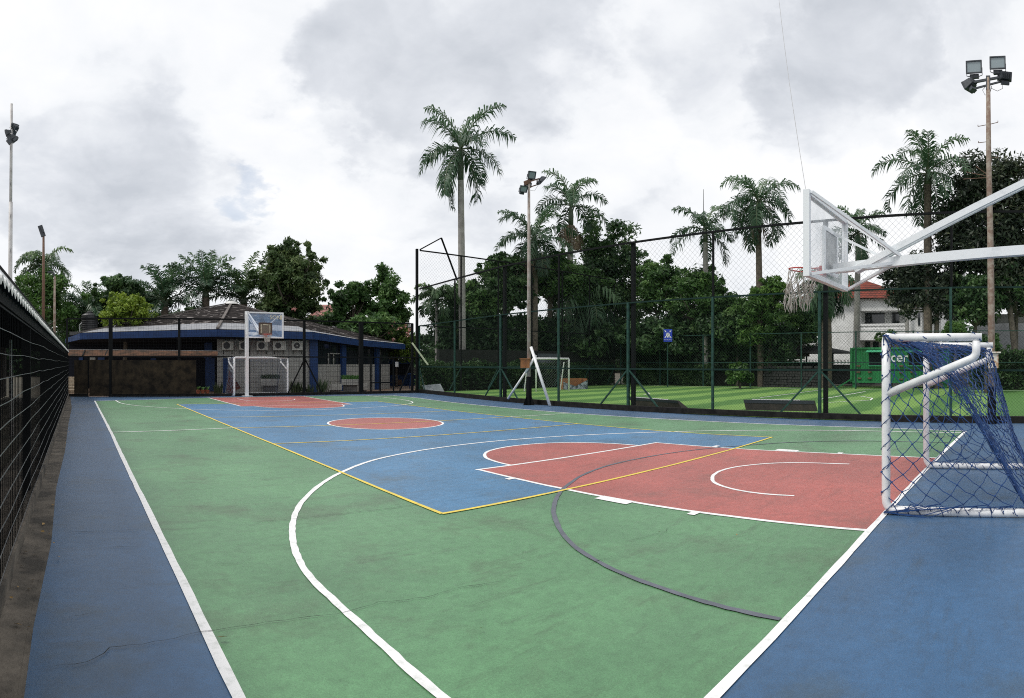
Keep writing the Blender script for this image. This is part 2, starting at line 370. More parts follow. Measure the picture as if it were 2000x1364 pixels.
def cr(pts, n=10, closed=False):
    P = [Vector((p[0], p[1], 0)) for p in pts]; out = []
    k = len(P)
    for i in range(k if closed else k-1):
        p0 = P[(i-1) % k] if closed or i > 0 else P[0]*2-P[1]
        p1 = P[i % k]; p2 = P[(i+1) % k]
        p3 = P[(i+2) % k] if closed or i+2 < k else P[-1]*2-P[-2]
        for j in range(n):
            t = j/n
            out.append(.5*((2*p1) + (p2-p0)*t + (2*p0-5*p1+4*p2-p3)*t*t + (3*p1-p0-3*p2+p3)*t**3))
    if not closed: out.append(P[-1])
    return out
def zone(mb, pts, z): mb.add([(p[0], p[1], z) for p in pts], [tuple(range(len(pts)))])
rnd = random.Random(3)
def ribbon(mb, pts, w, z, closed=False, rough=.0045):
    P = [Vector((p[0], p[1], 0)) for p in pts]
    # subdivide long pieces so that the painted edge can wander a little
    Q = []
    for i in range(len(P)-(0 if closed else 1)):
        a, b = P[i], P[(i+1) % len(P)]; n = max(1, int((b-a).length/.35))
        Q += [a.lerp(b, j/n) for j in range(n)]
    if not closed: Q.append(P[-1])
    n = len(Q); vs = []
    for i, p in enumerate(Q):
        a = Q[(i-1) % n] if closed or i > 0 else p; b = Q[(i+1) % n] if closed or i < n-1 else p
        d = (b-a).normalized(); nn = Vector((-d.y, d.x, 0))
        vs += [p + nn*(w/2 + rnd.uniform(-rough, rough)), p - nn*(w/2 + rnd.uniform(-rough, rough))]
    vs = [(v.x, v.y, z) for v in vs]
    fs = [(2*i, 2*i+1, (2*i+3) % (2*n), (2*i+2) % (2*n)) for i in range(n if closed else n-1)]
    mb.add(vs, fs)
def arc(cx, cy, r, a0, a1, n=40, ry=None):
    return [(cx+r*math.cos(R(a0+(a1-a0)*i/n)), cy+(ry or r)*math.sin(R(a0+(a1-a0)*i/n))) for i in range(n+1)]

sideL = [(-7.60, -13.17), (-7.60, -10), (-7.61, -7), (-7.62, -4), (-7.62, 0), (-7.66, 6), (-7.70, 12.3)]
sideR = cr([(6.48, -13.34), (6.83, -11.4), (6.86, -9.2), (6.80, -7), (6.72, -5.2), (6.60, -3), (6.50, -1), (6.50, 2), (6.68, 5.7), (7.0, 8.2), (7.3, 10.2), (7.4, 12.6)], 6)
base = [(-7.60, -13.17), (-5.75, -13.17), (-2.5, -13.16), (.46, -13.18), (3, -13.24), (6.48, -13.34)]
farb = cr([(-7.70, 12.3), (-5, 13.1), (-2.1, 14.05), (0, 14.35), (2.87, 14.0), (5, 13.5), (7.4, 12.6)], 5)
gz = MB(); zone(gz, base[:-1] + sideR + farb[::-1][1:-1] + sideL[::-1][:-1], .002)
gz.build('green_zone', m_green, court)
vbn, vbe, vbf, vbw = (-4.57, -9.13), (4.14, -9.18), (4.33, 8.7), (-4.38, 9.76)
vw = [(-4.57, -9.13), (-4.45, -6), (-4.40, -2.72), (-4.39, .5), (-4.38, 3.6), (-4.38, 9.76)]
ve = cr([(4.14, -9.18), (3.98, -6.5), (4.0, -3.42), (4.06, -.44), (4.12, 2.6), (4.25, 6), (4.33, 8.7)], 5)
vf = cr([(-4.38, 9.76), (-2, 9.6), (1, 9.3), (4.33, 8.7)], 5)
pz = MB(); zone(pz, [vbn] + ve + vf[::-1][1:] + vw[::-1][1:-1], .004)
pz.build('blue_zone', m_play, court)
keyL = cr([(-2.50, -7.18), (-2.54, -8.2), (-2.56, -9.2), (-2.56, -10.75), (-2.53, -11.8), (-2.53, -13.14)], 5)
keyR = cr([(2.09, -7.38), (2.18, -9.4), (2.29, -10.95), (2.27, -12.08), (2.20, -13.2)], 5)
ft = cr([(-1.84, -7.22), (-1.78, -6.7), (-1.58, -6.2), (-1.1, -5.72), (-.35, -5.50), (.45, -5.62), (1.05, -6.05), (1.40, -6.7), (1.52, -7.32)], 6)
fkL = [(-2.10, 14.1), (-2.11, 8.03)]; fkR = [(2.48, 7.49), (2.87, 13.97)]
fft = cr([(-1.6, 7.95), (-1.2, 7.0), (-.3, 6.3), (.7, 6.15), (1.6, 6.5), (2.05, 7.55)], 6)
circ = arc(-.09, .13, 1.62, 0, 360, 56, 1.66)[:-1]
rz_ = MB(); zone(rz_, keyL[::-1] + keyR, .0058); zone(rz_, ft, .0062); zone(rz_, [fkL[0], fkL[1], fkR[0], fkR[1]], .0058); zone(rz_, fft, .0062); zone(rz_, circ, .0058)
rz_.build('red_zone', m_red, court)
wl = MB(); W = .065
for i, (p, w_, cl) in enumerate([(sideL, .07, 0), (base, .07, 0), (sideR, .06, 0), (farb, .05, 0), (keyL, W, 0), (keyR, .055, 0), ([(-2.55, -7.17), (2.12, -7.39)], W, 0), (ft, .06, 0),
                  (fkL, .055, 0), (fkR, .055, 0), ([(-2.12, 8.04), (2.52, 7.49)], .05, 0), (fft, .055, 0), (circ, .06, 1),
                  (cr([(-6.66, -13.14), (-6.67, -12.11), (-6.65, -11.45), (-6.64, -10.94), (-6.61, -10.2), (-6.50, -9.64), (-6.36, -9.18), (-6.15, -8.64), (-5.83, -8.0), (-5.37, -7.3), (-4.91, -6.72), (-4.48, -6.27), (-3.88, -5.74), (-3.24, -5.32), (-2.4, -4.97), (-1.55, -4.76), (-.6, -4.67), (.39, -4.74), (1.69, -5.08), (2.87, -5.70), (3.82, -6.42), (4.65, -7.3), (5.4, -8.5), (5.9, -9.8), (6.1, -11.1), (6.1, -13.3)], 6), .065, 0),
                  (cr([(-6.75, 12.6), (-6.57, 10.4), (-5.84, 8.74), (-4.15, 6.95), (-1.82, 5.75), (.4, 5.42), (2.52, 5.66), (4.1, 6.2), (5.24, 7.21), (5.85, 8.8), (6.1, 11.3), (6.1, 13.2)], 6), .055, 0),
                  (cr([(-1.30, -11.86), (-1.34, -11.4), (-1.25, -10.95), (-.98, -10.52), (-.5, -10.24), (0, -10.16), (.45, -10.28), (.88, -10.62), (1.13, -11.1), (1.24, -11.86)], 6), .055, 0),
                  (cr([(-.95, 12.93), (-.85, 11.6), (-.3, 10.95), (.5, 10.8), (1.2, 11.1), (1.62, 11.87)], 6), .05, 0),
                  ([(-7.62, 0), (-4.4, .50)], .055, 0), ([(4.06, -.44), (6.5, -.85)], .05, 0)]):
    ribbon(wl, p, w_, .0074+.00012*i, bool(cl))
for x0, x1, y0, y1 in [(-2.68, -2.53, -8.12, -8.02), (-2.72, -2.53, -10.28, -9.78), (-2.70, -2.53, -11.22, -11.12), (2.18, 2.36, -8.80, -8.70), (2.26, 2.46, -10.5, -10.05), (2.27, 2.43, -11.4, -11.3)]:
    wl.add([(x0, y0, .0101), (x1, y0, .0101), (x1, y1, .0101), (x0, y1, .0101)], [(0, 1, 2, 3)])
wl.build('white_line', m_white, court)
yl = MB()
for i, (p, w_) in enumerate([(vw, .055), (ve, .045), (vf, .045), ([vbn, (-2.5, -9.16), (0, -9.22), (2.2, -9.24), vbe], .055), ([(-4.40, -2.72), (4.02, -3.42)], .05), ([(-4.39, .50), (4.06, -.44)], .05), ([(-4.38, 3.6), (4.12, 2.6)], .05)]):
    ribbon(yl, p, w_, .0112+.00012*i)
yl.build('yellow_line', m_yellow, court)
gl = MB()
ribbon(gl, cr([(-4.76, -13.12), (-4.74, -12.63), (-4.68, -12.11), (-4.58, -11.59), (-4.37, -11.0), (-4.06, -10.49), (-3.55, -9.88), (-2.95, -9.36), (-2.45, -9.03), (-1.57, -8.60), (-.5, -8.36), (.75, -8.42), (1.8, -8.72), (2.72, -9.25), (3.5, -9.92), (3.98, -10.67), (4.25, -11.6), (4.3, -13.2)], 6), .052, .0105)
gl.build('grey_line', m_grey, court)
# hairline cracks in the slab
ck = MB()
def un(px, py):
    d = CH*F/(py-HY); h = heading(px); return (CX+d*math.sin(h), CY+d*math.cos(h))
def crack(pix, w):
    P = [un(*p) for p in pix]; Q = []
    for a, b in zip(P[:-1], P[1:]):
        L_ = math.hypot(b[0]-a[0], b[1]-a[1]); n = max(2, int(L_/.06))
        for j in range(n):
            t = j/n; Q.append((a[0]+(b[0]-a[0])*t + rnd.uniform(-.009, .009), a[1]+(b[1]-a[1])*t + rnd.uniform(-.009, .009)))
    Q.append(P[-1]); n = len(Q); vs = []
    for i, p in enumerate(Q):
        a = Q[max(i-1, 0)]; b = Q[min(i+1, n-1)]; d = Vector((b[0]-a[0], b[1]-a[1])).normalized()
        ww = w*rnd.uniform(.25, 1.0)/2*min(1, i/3+.1, (n-1-i)/3+.1); vs += [(p[0]-d.y*ww, p[1]+d.x*ww, .0124), (p[0]+d.y*ww, p[1]-d.x*ww, .0124)]
    ck.add(vs, [(2*i, 2*i+1, 2*i+3, 2*i+2) for i in range(n-1)])
crack([(60, 1310), (170, 1298), (215, 1270), (320, 1255), (395, 1238), (480, 1225), (560, 1214), (660, 1202), (740, 1180), (830, 1170), (900, 1150), (1010, 1133)], .0065)
crack([(495, 1022), (560, 1017), (640, 1008), (740, 998), (830, 985)], .008)
crack([(835, 985), (900, 976), (960, 966)], .006)
crack([(125, 1211), (190, 1197)], .007); crack([(130, 1262), (178, 1251)], .006); crack([(130, 1042), (200, 1040), (290, 1036)], .008)
crack([(205, 1070), (280, 1071)], .006); crack([(418, 1104), (466, 1103)], .007); crack([(315, 1037), (395, 1035)], .006)
crack([(905, 1190), (960, 1175)], .006); crack([(1215, 1062), (1260, 1052), (1300, 1040), (1310, 1028)], .006); crack([(1140, 1110), (1175, 1096), (1210, 1085)], .006)
crack([(160, 1060), (210, 1058)], .005); crack([(365, 1045), (392, 1047)], .006)
ck.build('crack', m_crack, court)

# fallen leaves and grit
fl = MB(); m_leaf_dry = M('dry_leaf', (.42, .27, .10), .8)
for px, py in [(22, 1122), (48, 1085), (83, 1045), (85, 1030), (434, 1255), (35, 1230)]:
    x, y = un(px, py); a = rnd.uniform(0, 6)
    fl.add([(x+.035*math.cos(a), y+.035*math.sin(a), .035), (x+.015*math.cos(a+1.6), y+.015*math.sin(a+1.6), .045), (x-.035*math.cos(a), y-.035*math.sin(a), .033), (x+.015*math.cos(a-1.6), y+.015*math.sin(a-1.6), .032)], [(0, 1, 2, 3)])
for k in range(42):
    y = -13.2 + 20*rnd.random()**1.6; x = rnd.uniform(-8.93, -8.62) if k % 5 else rnd.uniform(-8.6, -3); a = rnd.uniform(0, 6); q = rnd.uniform(.008, .026)
    fl.add([(x+q*math.cos(a), y+q*math.sin(a), .030), (x+q*.5*math.cos(a+1.6), y+q*.5*math.sin(a+1.6), .036), (x-q*math.cos(a), y-q*math.sin(a), .028), (x+q*.5*math.cos(a-1.6), y+q*.5*math.sin(a-1.6), .028)], [(0, 1, 2, 3)])
tag(fl.build('fallen_leaves', m_leaf_dry), 'small dry brown leaves scattered along the dirty gutter strip', 'leaves', kind='stuff')
# gutter strip on the left and kerbs
gt = MB(); P = [(-8.72, -26), (-8.715, -14), (-8.70, -12.5), (-8.73, -10.8), (-8.70, -9), (-8.75, -6.5), (-8.71, -3), (-8.74, 2), (-8.72, 8), (-8.9, 15.9)]
gt.add([(x, y, .015) for x, y in P] + [(-9.6, y, .02) for x, y in P], [(i, i+1, i+11, i+10) for i in range(9)])
gt.prism([(x, y) for x, y in P] + [(x+.035, y) for x, y in P[::-1]], -.1, .012)
tag(gt.build('gutter', m_gutter), kind='structure')

# football turf beyond the fence
def turf_mat():
    m = bpy.data.materials.new('turf'); m.use_nodes = True; nt = m.node_tree; N = nt.nodes.new; L = nt.links.new; b = nt.nodes['Principled BSDF']
    geo = N('ShaderNodeNewGeometry'); sp = N('ShaderNodeSeparateXYZ'); L(geo.outputs['Position'], sp.inputs[0])
    nz = N('ShaderNodeTexNoise'); nz.inputs['Scale'].default_value = .7; nz.inputs['Detail'].default_value = 4; L(geo.outputs['Position'], nz.inputs['Vector'])
    a = N('ShaderNodeMath'); a.operation = 'MULTIPLY_ADD'; L(nz.outputs[0], a.inputs[0]); a.inputs[1].default_value = .9; L(sp.outputs[1], a.inputs[2])
    mo = N('ShaderNodeMath'); mo.operation = 'DIVIDE'; L(a.outputs[0], mo.inputs[0]); mo.inputs[1].default_value = 2.9
    fr = N('ShaderNodeMath'); fr.operation = 'FRACT'; L(mo.outputs[0], fr.inputs[0])
    r = N('ShaderNodeValToRGB'); L(fr.outputs[0], r.inputs[0]); e = r.color_ramp.elements
    e[0].position = 0; e[0].color = (.095, .215, .060, 1); e[1].position = 1; e[1].color = (.095, .215, .060, 1)
    for p, c in ((.38, (.095, .215, .060, 1)), (.52, (.205, .365, .098, 1)), (.88, (.205, .365, .098, 1))): x = e.new(p); x.color = c
    n2 = N('ShaderNodeTexNoise'); n2.inputs['Scale'].default_value = 14; n2.inputs['Detail'].default_value = 5; L(geo.outputs['Position'], n2.inputs['Vector'])
    mx = N('ShaderNodeMix'); mx.data_type = 'RGBA'; mx.blend_type = 'MULTIPLY'; mx.inputs[0].default_value = .5; L(r.outputs[0], mx.inputs[6]); L(n2.outputs[0], mx.inputs[7])
    sc = N('ShaderNodeMix'); sc.data_type = 'RGBA'; sc.inputs[0].default_value = .25; L(mx.outputs[2], sc.inputs[6]); L(r.outputs[0], sc.inputs[7])
    L(sc.outputs[2], b.inputs['Base Color']); b.inputs['Roughness'].default_value = .85; b.inputs['Specular IOR Level'].default_value = .15
    return m
FB = 28.6                                         # rear edge of the football field
tf = MB(); tf.add([(8.5, -34, .02), (FB+6, -34, .02), (FB+6, 14.9, .02), (10.3, 14.7, .02), (8.9, 5.9, .02), (8.6, 0, .02)], [(0, 1, 2, 3, 4, 5)])
turf = tf.build('football_turf', turf_mat()); tag(turf, kind='structure')
tl = MB()
ribbon(tl, [(FB, -30), (FB, 14)], .1, .026); ribbon(tl, [un(1604, 781), un(1690, 766)], .1, .027); ribbon(tl, [un(1610, 788), un(1700, 783), un(1704, 779), un(1680, 775)], .09, .028)
ribbon(tl, [un(1238, 766), un(1262, 767), un(1269, 770), un(1258, 772)], .09, .029)
ribbon(tl, [(FB-.3, -2.5), (18, -2.5)], .08, .030)
tl.build('turf_line', m_white, turf)

# ------------------------------------------------------------------ fences
def meshgrid_wires(A, B, z0, z1, dx, dz, rv, rh, mb_v, mb_h, rr=None):
    A, B = Vector(A), Vector(B); L_ = (B-A).length; d = (B-A)/L_
    n = int(L_/dx)
    for i in range(n+1):
        p = A + d*(i*dx); q = rv
        mb_v.add([p+Vector((0,0,z0))+d*q, p+Vector((0,0,z0))-d*q*.5+Vector((-d.y,d.x,0))*q, p+Vector((0,0,z0))-d*q*.5-Vector((-d.y,d.x,0))*q,
                  p+Vector((0,0,z1))+d*q, p+Vector((0,0,z1))-d*q*.5+Vector((-d.y,d.x,0))*q, p+Vector((0,0,z1))-d*q*.5-Vector((-d.y,d.x,0))*q], [(0,1,4,3),(1,2,5,4),(2,0,3,5)])
    k = int((z1-z0)/dz); nd = Vector((-d.y, d.x, 0))
    for j in range(k+1):
        z = z0 + j*dz; m_ = max(1, int(L_/1.1)); pts = []
        for i in range(m_+1):
            w = (rr or 0)
            pts.append(A + d*(L_*i/m_) + Vector((0, 0, z + (rnd.uniform(-w, w)))) + nd*rnd.uniform(-w, w)*.6 - nd*rv*1.5)
        mb_h.tube(pts, rh, 4, cap=False)
def chainlink(mb, A, B, z0, z1, pitch, r):
    """Woven diagonal wires clipped to the bay; z0/z1 may be pairs (height at A, height at B)."""
    A, B = Vector(A), Vector(B); L_ = (B-A).length; d = (B-A)/L_; nn = Vector((-d.y, d.x, 0)); H = z1-z0
    n = int((L_+H)/pitch)+1
    for s_ in (0, 1):
        for i in range(n):
            u0 = i*pitch - H; a = max(0, u0); b = min(L_, u0+H)
            if b-a < .02: continue
            za, zb = a-u0, b-u0
            if s_: za, zb = H-za, H-zb
            p = A + d*a + Vector((0, 0, z0+za)); q = A + d*b + Vector((0, 0, z0+zb))
            e = (q-p).normalized(); up = e.cross(nn)*r; o_ = nn*r
            mb.add([p+up, p-up*.5+o_, p-up*.5-o_, q+up, q-up*.5+o_, q-up*.5-o_], [(0,1,4,3),(1,2,5,4),(2,0,3,5)])

def rf_at(px):
    h = heading(px)
    for A, B in zip(RF[:-1], RF[1:]):
        try: p = onseg(A, B, px)
        except ZeroDivisionError: continue
        t = (p-A).dot(B-A)/(B-A).length_squared
        if -1e-4 <= t <= 1.0001 and (p.x-CX)*math.sin(h)+(p.y-CY)*math.cos(h) > 0: return p
    return None
fence = thing('chain_link_fence', FC, 'tall green and black chain-link fence along the right side of the court with braced posts', 'fence')
posts = [FC] + [rf_at(px) for px in (888, 978, 1091, 1227, 1392, 1601, 1857)]
sp = (posts[-1]-posts[-2]).length; dirv = (RF[-1]-RF[-2]).normalized()
p_next = posts[-1]; 
for _ in range(2): p_next = p_next + dirv*sp; posts.append(p_next)
thick = {0, 2, 4, 6, 8}
nrm_in = Vector((-1, 0, 0))
for i, p in enumerate(posts):
    mb = MB(); t = .055 if i in thick else .045
    mb.box((p.x, p.y, 1.94), (t*2*.8, t*2*.8, 3.88)); mb.build('green_post', m_fgreen, fence)
    if i in thick:
        q = p + Vector((.10, -.16, 0)) if i else p + Vector((-.12, .05, 0))
        mb = MB(); h = 8.35 if i == 0 else 6.02
        mb.box((q.x, q.y, h/2), (.125, .125, h)); mb.build('black_post', m_black, fence)
        for k in ((1,) if i == 0 else (-1, 1)):
            n_ = (posts[min(i+1, len(posts)-1)]-posts[max(i-1, 0)]).normalized()*k
            e = p + n_*1.35*(1 if i else .6) + Vector((.0, 0, .05)); mb = MB(); mb.beam((p.x, p.y, 1.5), (e.x, e.y, .12), .05); mb.build('brace', m_fgreen, fence)
    else:
        mb = MB(); mb.box((p.x, p.y-.02, 4.96), (.06, .06, 2.12)); mb.build('upper_post', m_black, fence)
m_raild = M('dark_green_rail', (.010, .030, .025), .7, spec=.15)
for z, w, m_ in ((1.5, .055, m_raild), (3.87, .05, m_raild), (6.02, .065, m_black)):
    for a, b in zip(posts[:-1], posts[1:]):
        mb = MB(); mb.beam((a.x, a.y, z), (b.x, b.y, z), w); mb.build('rail', m_, fence)
for a, b in zip(posts[:-1], posts[1:]):
    mb = MB(); chainlink(mb, a+Vector((.03, 0, 0)), b+Vector((.03, 0, 0)), .2, 3.85, .098, .0021); chainlink(mb, a+Vector((.03, 0, 0)), b+Vector((.03, 0, 0)), 3.88, 6.0, .19, .0023)
    mb.build('wire_mesh', m_netgreen, fence)
    mb = MB(); dd = (b-a).normalized(); nn = Vector((-dd.y, dd.x, 0))*.11
    mb.prism([(a-nn).xy, (b-nn).xy, (b+nn).xy, (a+nn).xy], -.1, .19); mb.build('kerb', m_kerb, fence)

# rear-left fence of the football field, running away to the right, 8.3 m tall
E2 = Vector((28.6, 15.0, 0))
ff = thing('boundary_net_fence', FC+Vector((.2, .3, 0)), 'very tall black netted fence running away along the left end of the football field', 'fence')
S0 = FC + Vector((.15, .15, 0)); nb = 6
fp = [S0.lerp(E2, t/nb) for t in range(nb+1)]
for i, p in enumerate(fp[1:]):
    mb = MB(); mb.box((p.x, p.y, 4.15), (.07, .07, 8.3)); mb.build('post', m_black, ff)
    mb = MB(); mb.beam((p.x, p.y-.05, 1.5), (p.x-.9, p.y-.05, .1), .045); mb.build('brace', m_fgreen, ff)
for z in (1.5, 3.9, 8.3):
    mb = MB(); mb.beam((S0.x, S0.y, z), (E2.x, E2.y, z), .07); mb.build('rail', m_black if z > 2 else m_fgreen, ff)
mb = MB(); chainlink(mb, S0, E2, 0.1, 8.28, .21, .0026); mb.build('wire_mesh', m_netgreen, ff)
mb = MB(); a = S0+Vector((0, 0, 8.35)); b = at(862, 465, 36.3); c = at(893, 548, 37.2)
mb.beam(a, b, .06); mb.beam(b, c, .08); mb.build('bent_frame', m_black, ff)
# rear fence of the football field
rb = thing('rear_field_fence', (FB+.6, 5, 0), 'slender green fence behind the football field in front of the trees', 'fence')
ys = [14.8, 11, 7.2, 3.4, -.4, -4.2, -8, -11.8, -15.6, -19]
for y in ys:
    mb = MB(); mb.box((FB+.6, y, 1.9), (.08, .08, 3.8)); mb.build('post', m_fgreen, rb)
for z in (1.75, 3.75):
    mb = MB(); mb.beam((FB+.6, 14.8, z), (FB+.6, -19, z), .05); mb.build('rail', m_fgreen, rb)
mb = MB(); chainlink(mb, (FB+.6, 14.8, 0), (FB+.6, -19, 0), .05, 3.75, .26, .0035); mb.build('wire_mesh', m_netgreen, rb)

# far welded-mesh fence behind the far goal
wf = thing('welded_mesh_fence', FL.lerp(FC, .4), 'black welded-mesh fence with a gate behind the far goal in front of the clubhouse', 'fence')
def fx(px): return onseg(FL, FC, px)
for px, w in ((131, .1), (216, .2), (350, .12), (484, .16), (594, .12), (705, .2), (805, .12)):
    p = fx(px); mb = MB(); mb.box((p.x, p.y, 2.0), (w, w, 4.0)); mb.build('post', m_black, wf)
for px in (172, 724, 742, 768):
    p = fx(px); mb = MB(); mb.box((p.x, p.y-.03, 1.03), (.07, .07, 2.06)); mb.build('gate_post', m_black, wf)
for z, a, b in ((3.98, 131, 805), (2.04, 131, 820), (.62, 724, 768)):
    p, q = fx(a), fx(b); mb = MB(); mb.beam((p.x, p.y-.06, z), (q.x, q.y-.06, z), .07); mb.build('rail', m_black, wf)
for px, k in ((350, -1), (350, 1), (594, -1), (594, 1), (805, -1)):
    p = fx(px); q = fx(px+33*k*(1 if px < 700 else .8)); mb = MB(); mb.beam((p.x, p.y-.1, 1.95), (q.x, q.y-.1, .1), .06); mb.build('brace', m_black, wf)
mv = MB(); meshgrid_wires(fx(131), fx(805), .1, 3.95, .13, .16, .004, .004, mv, mv); mv.build('wire_mesh', m_wire_dark, wf)
for a, b in ((131, 172), (214, 820)):
    p, q = fx(a), fx(b); dd = (q-p).normalized(); nn = Vector((-dd.y, dd.x, 0))*.1; mb = MB(); mb.prism([(p-nn).xy, (q-nn).xy, (q+nn).xy, (p+nn).xy], -.1, .14); mb.build('kerb', m_kerb, wf)
# leaning pale bar at the corner
mb = MB(); a = at(805, 670, 33.2); b = at(836, 713, 32.6); mb.beam(a, b, .11, .05)
tag(mb.build('steel_bar', M('pale_green_steel', (.40, .45, .30), .6), at_=a), 'pale green steel bar leaning across the corner of the tall fence', 'bar')

# brown plywood screens fixed on the inside of the far fence
for k, (a, b, y0) in enumerate([(145, 171, 704), (174, 213, 703), (218, 382, 704)]):
    p, q = fx(a), fx(b); p = p+Vector((0, -.13, 0)); q = q+Vector((0, -.13, 0)); dd = (q-p).normalized(); nn = Vector((-dd.y, dd.x, 0))*.012
    mb = MB(); mb.prism([(p-nn).xy, (q-nn).xy, (q+nn).xy, (p+nn).xy], .15 if k != 1 else .04, zat(p, y0))
    o = mb.build('plywood_screen', m_board, at_=(p.x, p.y, 0))
    tag(o, ['narrow brown plywood screen nearest the left fence', 'brown plywood gate leaf between the two narrow posts', 'widest brown stained plywood screen on the far fence'][k], 'screen', 'plywood screens on the far fence')

# left fence: welded mesh beside the camera under a corrugated canopy
LFx = -8.95
lf = thing('welded_mesh_fence', (LFx, 0, 0), 'long dark welded-mesh fence along the left side of the court under the canopy', 'fence')
mv, mh = MB(), MB(); meshgrid_wires((LFx, -19, 0), (LFx, 15.9, 0), .19, 2.10, .125, .175, .0035, .0038, mv, mh, .012)
mv.build('upright_wires', m_wire_dark, lf); mh.build('cross_wires', m_wire_grey, lf)
for y in (-17.5, -14.0, -10.6, -7.4, -4.2, -1, 2.2, 5.4, 8.6, 11.8, 15.6):
    mb = MB(); mb.box((LFx-.09, y, 1.12), (.09, .09, 2.24)); mb.build('post', m_black, lf)
mb = MB(); mb.beam((LFx, -19, 2.10), (LFx, 15.9, 2.10), .014); mb.build('rail', m_wire_dark, lf)
mb = MB(); mb.box((LFx-.02, -1.5, .06), (.10, 35, .2)); mb.build('kerb', m_gutter, lf)

m_corr = M('corrugated_cement', (.74, .74, .72), .7, (.5, .5, .48), 4)
cn = thing('canopy', (-10.4, 0, 0), 'low corrugated canopy with pale wavy edge behind the left fence', 'canopy')
mb = MB(); ny = 700; y0, y1 = -19., 16.2
vs = []; 
for i in range(ny+1):
    y = y0+(y1-y0)*i/ny; w = .024*math.sin(2*math.pi*y/.23)
    for x, z in ((LFx+.02, 2.285), (-12.2, 2.62)): vs += [(x, y, z+w+(.012 if x > -10 else 0)), (x, y, z+w-.030)]
fs = []
for i in range(ny):
    a, b = 4*i, 4*(i+1); fs += [(a, b, b+2, a+2), (a, a+1, b+1, b)]
mb.add(vs, fs); mb.add(vs, [(4*i+1, 4*i+3, 4*i+7, 4*i+5) for i in range(ny)], 1); mb.build('corrugated_roof', [m_corr, m_dark], cn)  # underside faces coloured dark to stand in for shade beneath the sheet
mb = MB(); mb.box((LFx-.05, -1.4, 2.205), (.05, 35.2, .11)); mb.build('fascia', m_black, cn)
for y in np.arange(-17.5, 16, 1.6):
    mb = MB(); mb.beam((LFx-.06, y, 2.16), (-12.1, y, 2.5), .05, .07); mb.build('rafter', m_black, cn)
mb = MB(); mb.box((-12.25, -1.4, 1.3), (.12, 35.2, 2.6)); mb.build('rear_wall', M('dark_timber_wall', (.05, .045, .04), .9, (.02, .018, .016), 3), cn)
m_green_sheet = sheet_glass('green_fibreglass', (.045, .085, .070), .55)
mb = MB(); mb.add([(LFx-.02, y0, 2.36), (LFx-.02, y1, 2.36), (LFx-.10, y1, 2.50), (LFx-.10, y0, 2.47)], [(0, 1, 2, 3)]); mb.build('fibreglass_strip', m_green_sheet, cn)
mb = MB(); mb.beam((LFx-.10, y0, 2.485), (LFx-.10, y1, 2.51), .018); mb.build('strip_rail', m_black, cn)
# low orange brick planter and pale crates seen through the mesh near the camera
mb = MB(); mb.box((-11.0, -7.6, .62), (1.3, 3.2, 1.24)); tag(mb.build('brick_counter', M('orange_brick', (.30, .11, .05), .8, (.2, .08, .04), 8), at_=(-11, -7.6, 0)), 'low orange brick counter seen through the left mesh fence', 'counter')
mb = MB()
for i in range(9): mb.box((-12.1, -8.9+.35*i, 1.1+.02*math.sin(i*2.1)), (.03, .1, .5+.3*((i*7) % 3)), m=0)
tag(mb.build('timber_slats', m_wpaint, at_=(-12.1, -7.5, 1)), 'pale slats standing against the dark wall behind the left fence', 'slats')

# ------------------------------------------------------------------ goals
def net_lines(mb, f, nu, nv, r, jit, sag=.0, seed=1, knots=True, skip=None):
    """Diamond net over the surface f(u,v): staggered nodes, each joined to its diagonal neighbours by a slack cord."""
    rg = random.Random(seed); nodes = {}
    for i in range(nu+1):
        for j in range(nv+1):
            if (i+j) % 2: continue
            u = i/nu; v = j/nv
            ju = rg.uniform(-jit, jit)/nu*2 if 0 < i < nu else 0; jv = rg.uniform(-jit, jit)/nv*2 if 0 < j < nv else 0
            p = Vector(f(min(1, max(0, u+ju)), min(1, max(0, v+jv))))
            nodes[i, j] = p
    for (i, j), p in nodes.items():
        if skip and skip(i/nu, j/nv): continue
        for di in (1, -1):
            q = nodes.get((i+di, j+1))
            if q is None: continue
            mid = (p+q)/2; L_ = (q-p).length
            mid = mid + Vector((rg.uniform(-1, 1), rg.uniform(-1, 1), rg.uniform(-1.6, .3)))*L_*.07*(1+sag)
            mb.tube([p, p.lerp(mid, .6)*1.0, mid, q.lerp(mid, .6), q], r, 4, cap=False)
        if knots:
            mb.lathe(p-Vector((0, 0, r*2.2)), [(r*.8, 0), (r*2.4, r*1.2), (r*2.4, r*3.0), (r*.8, r*4.2)], 6)

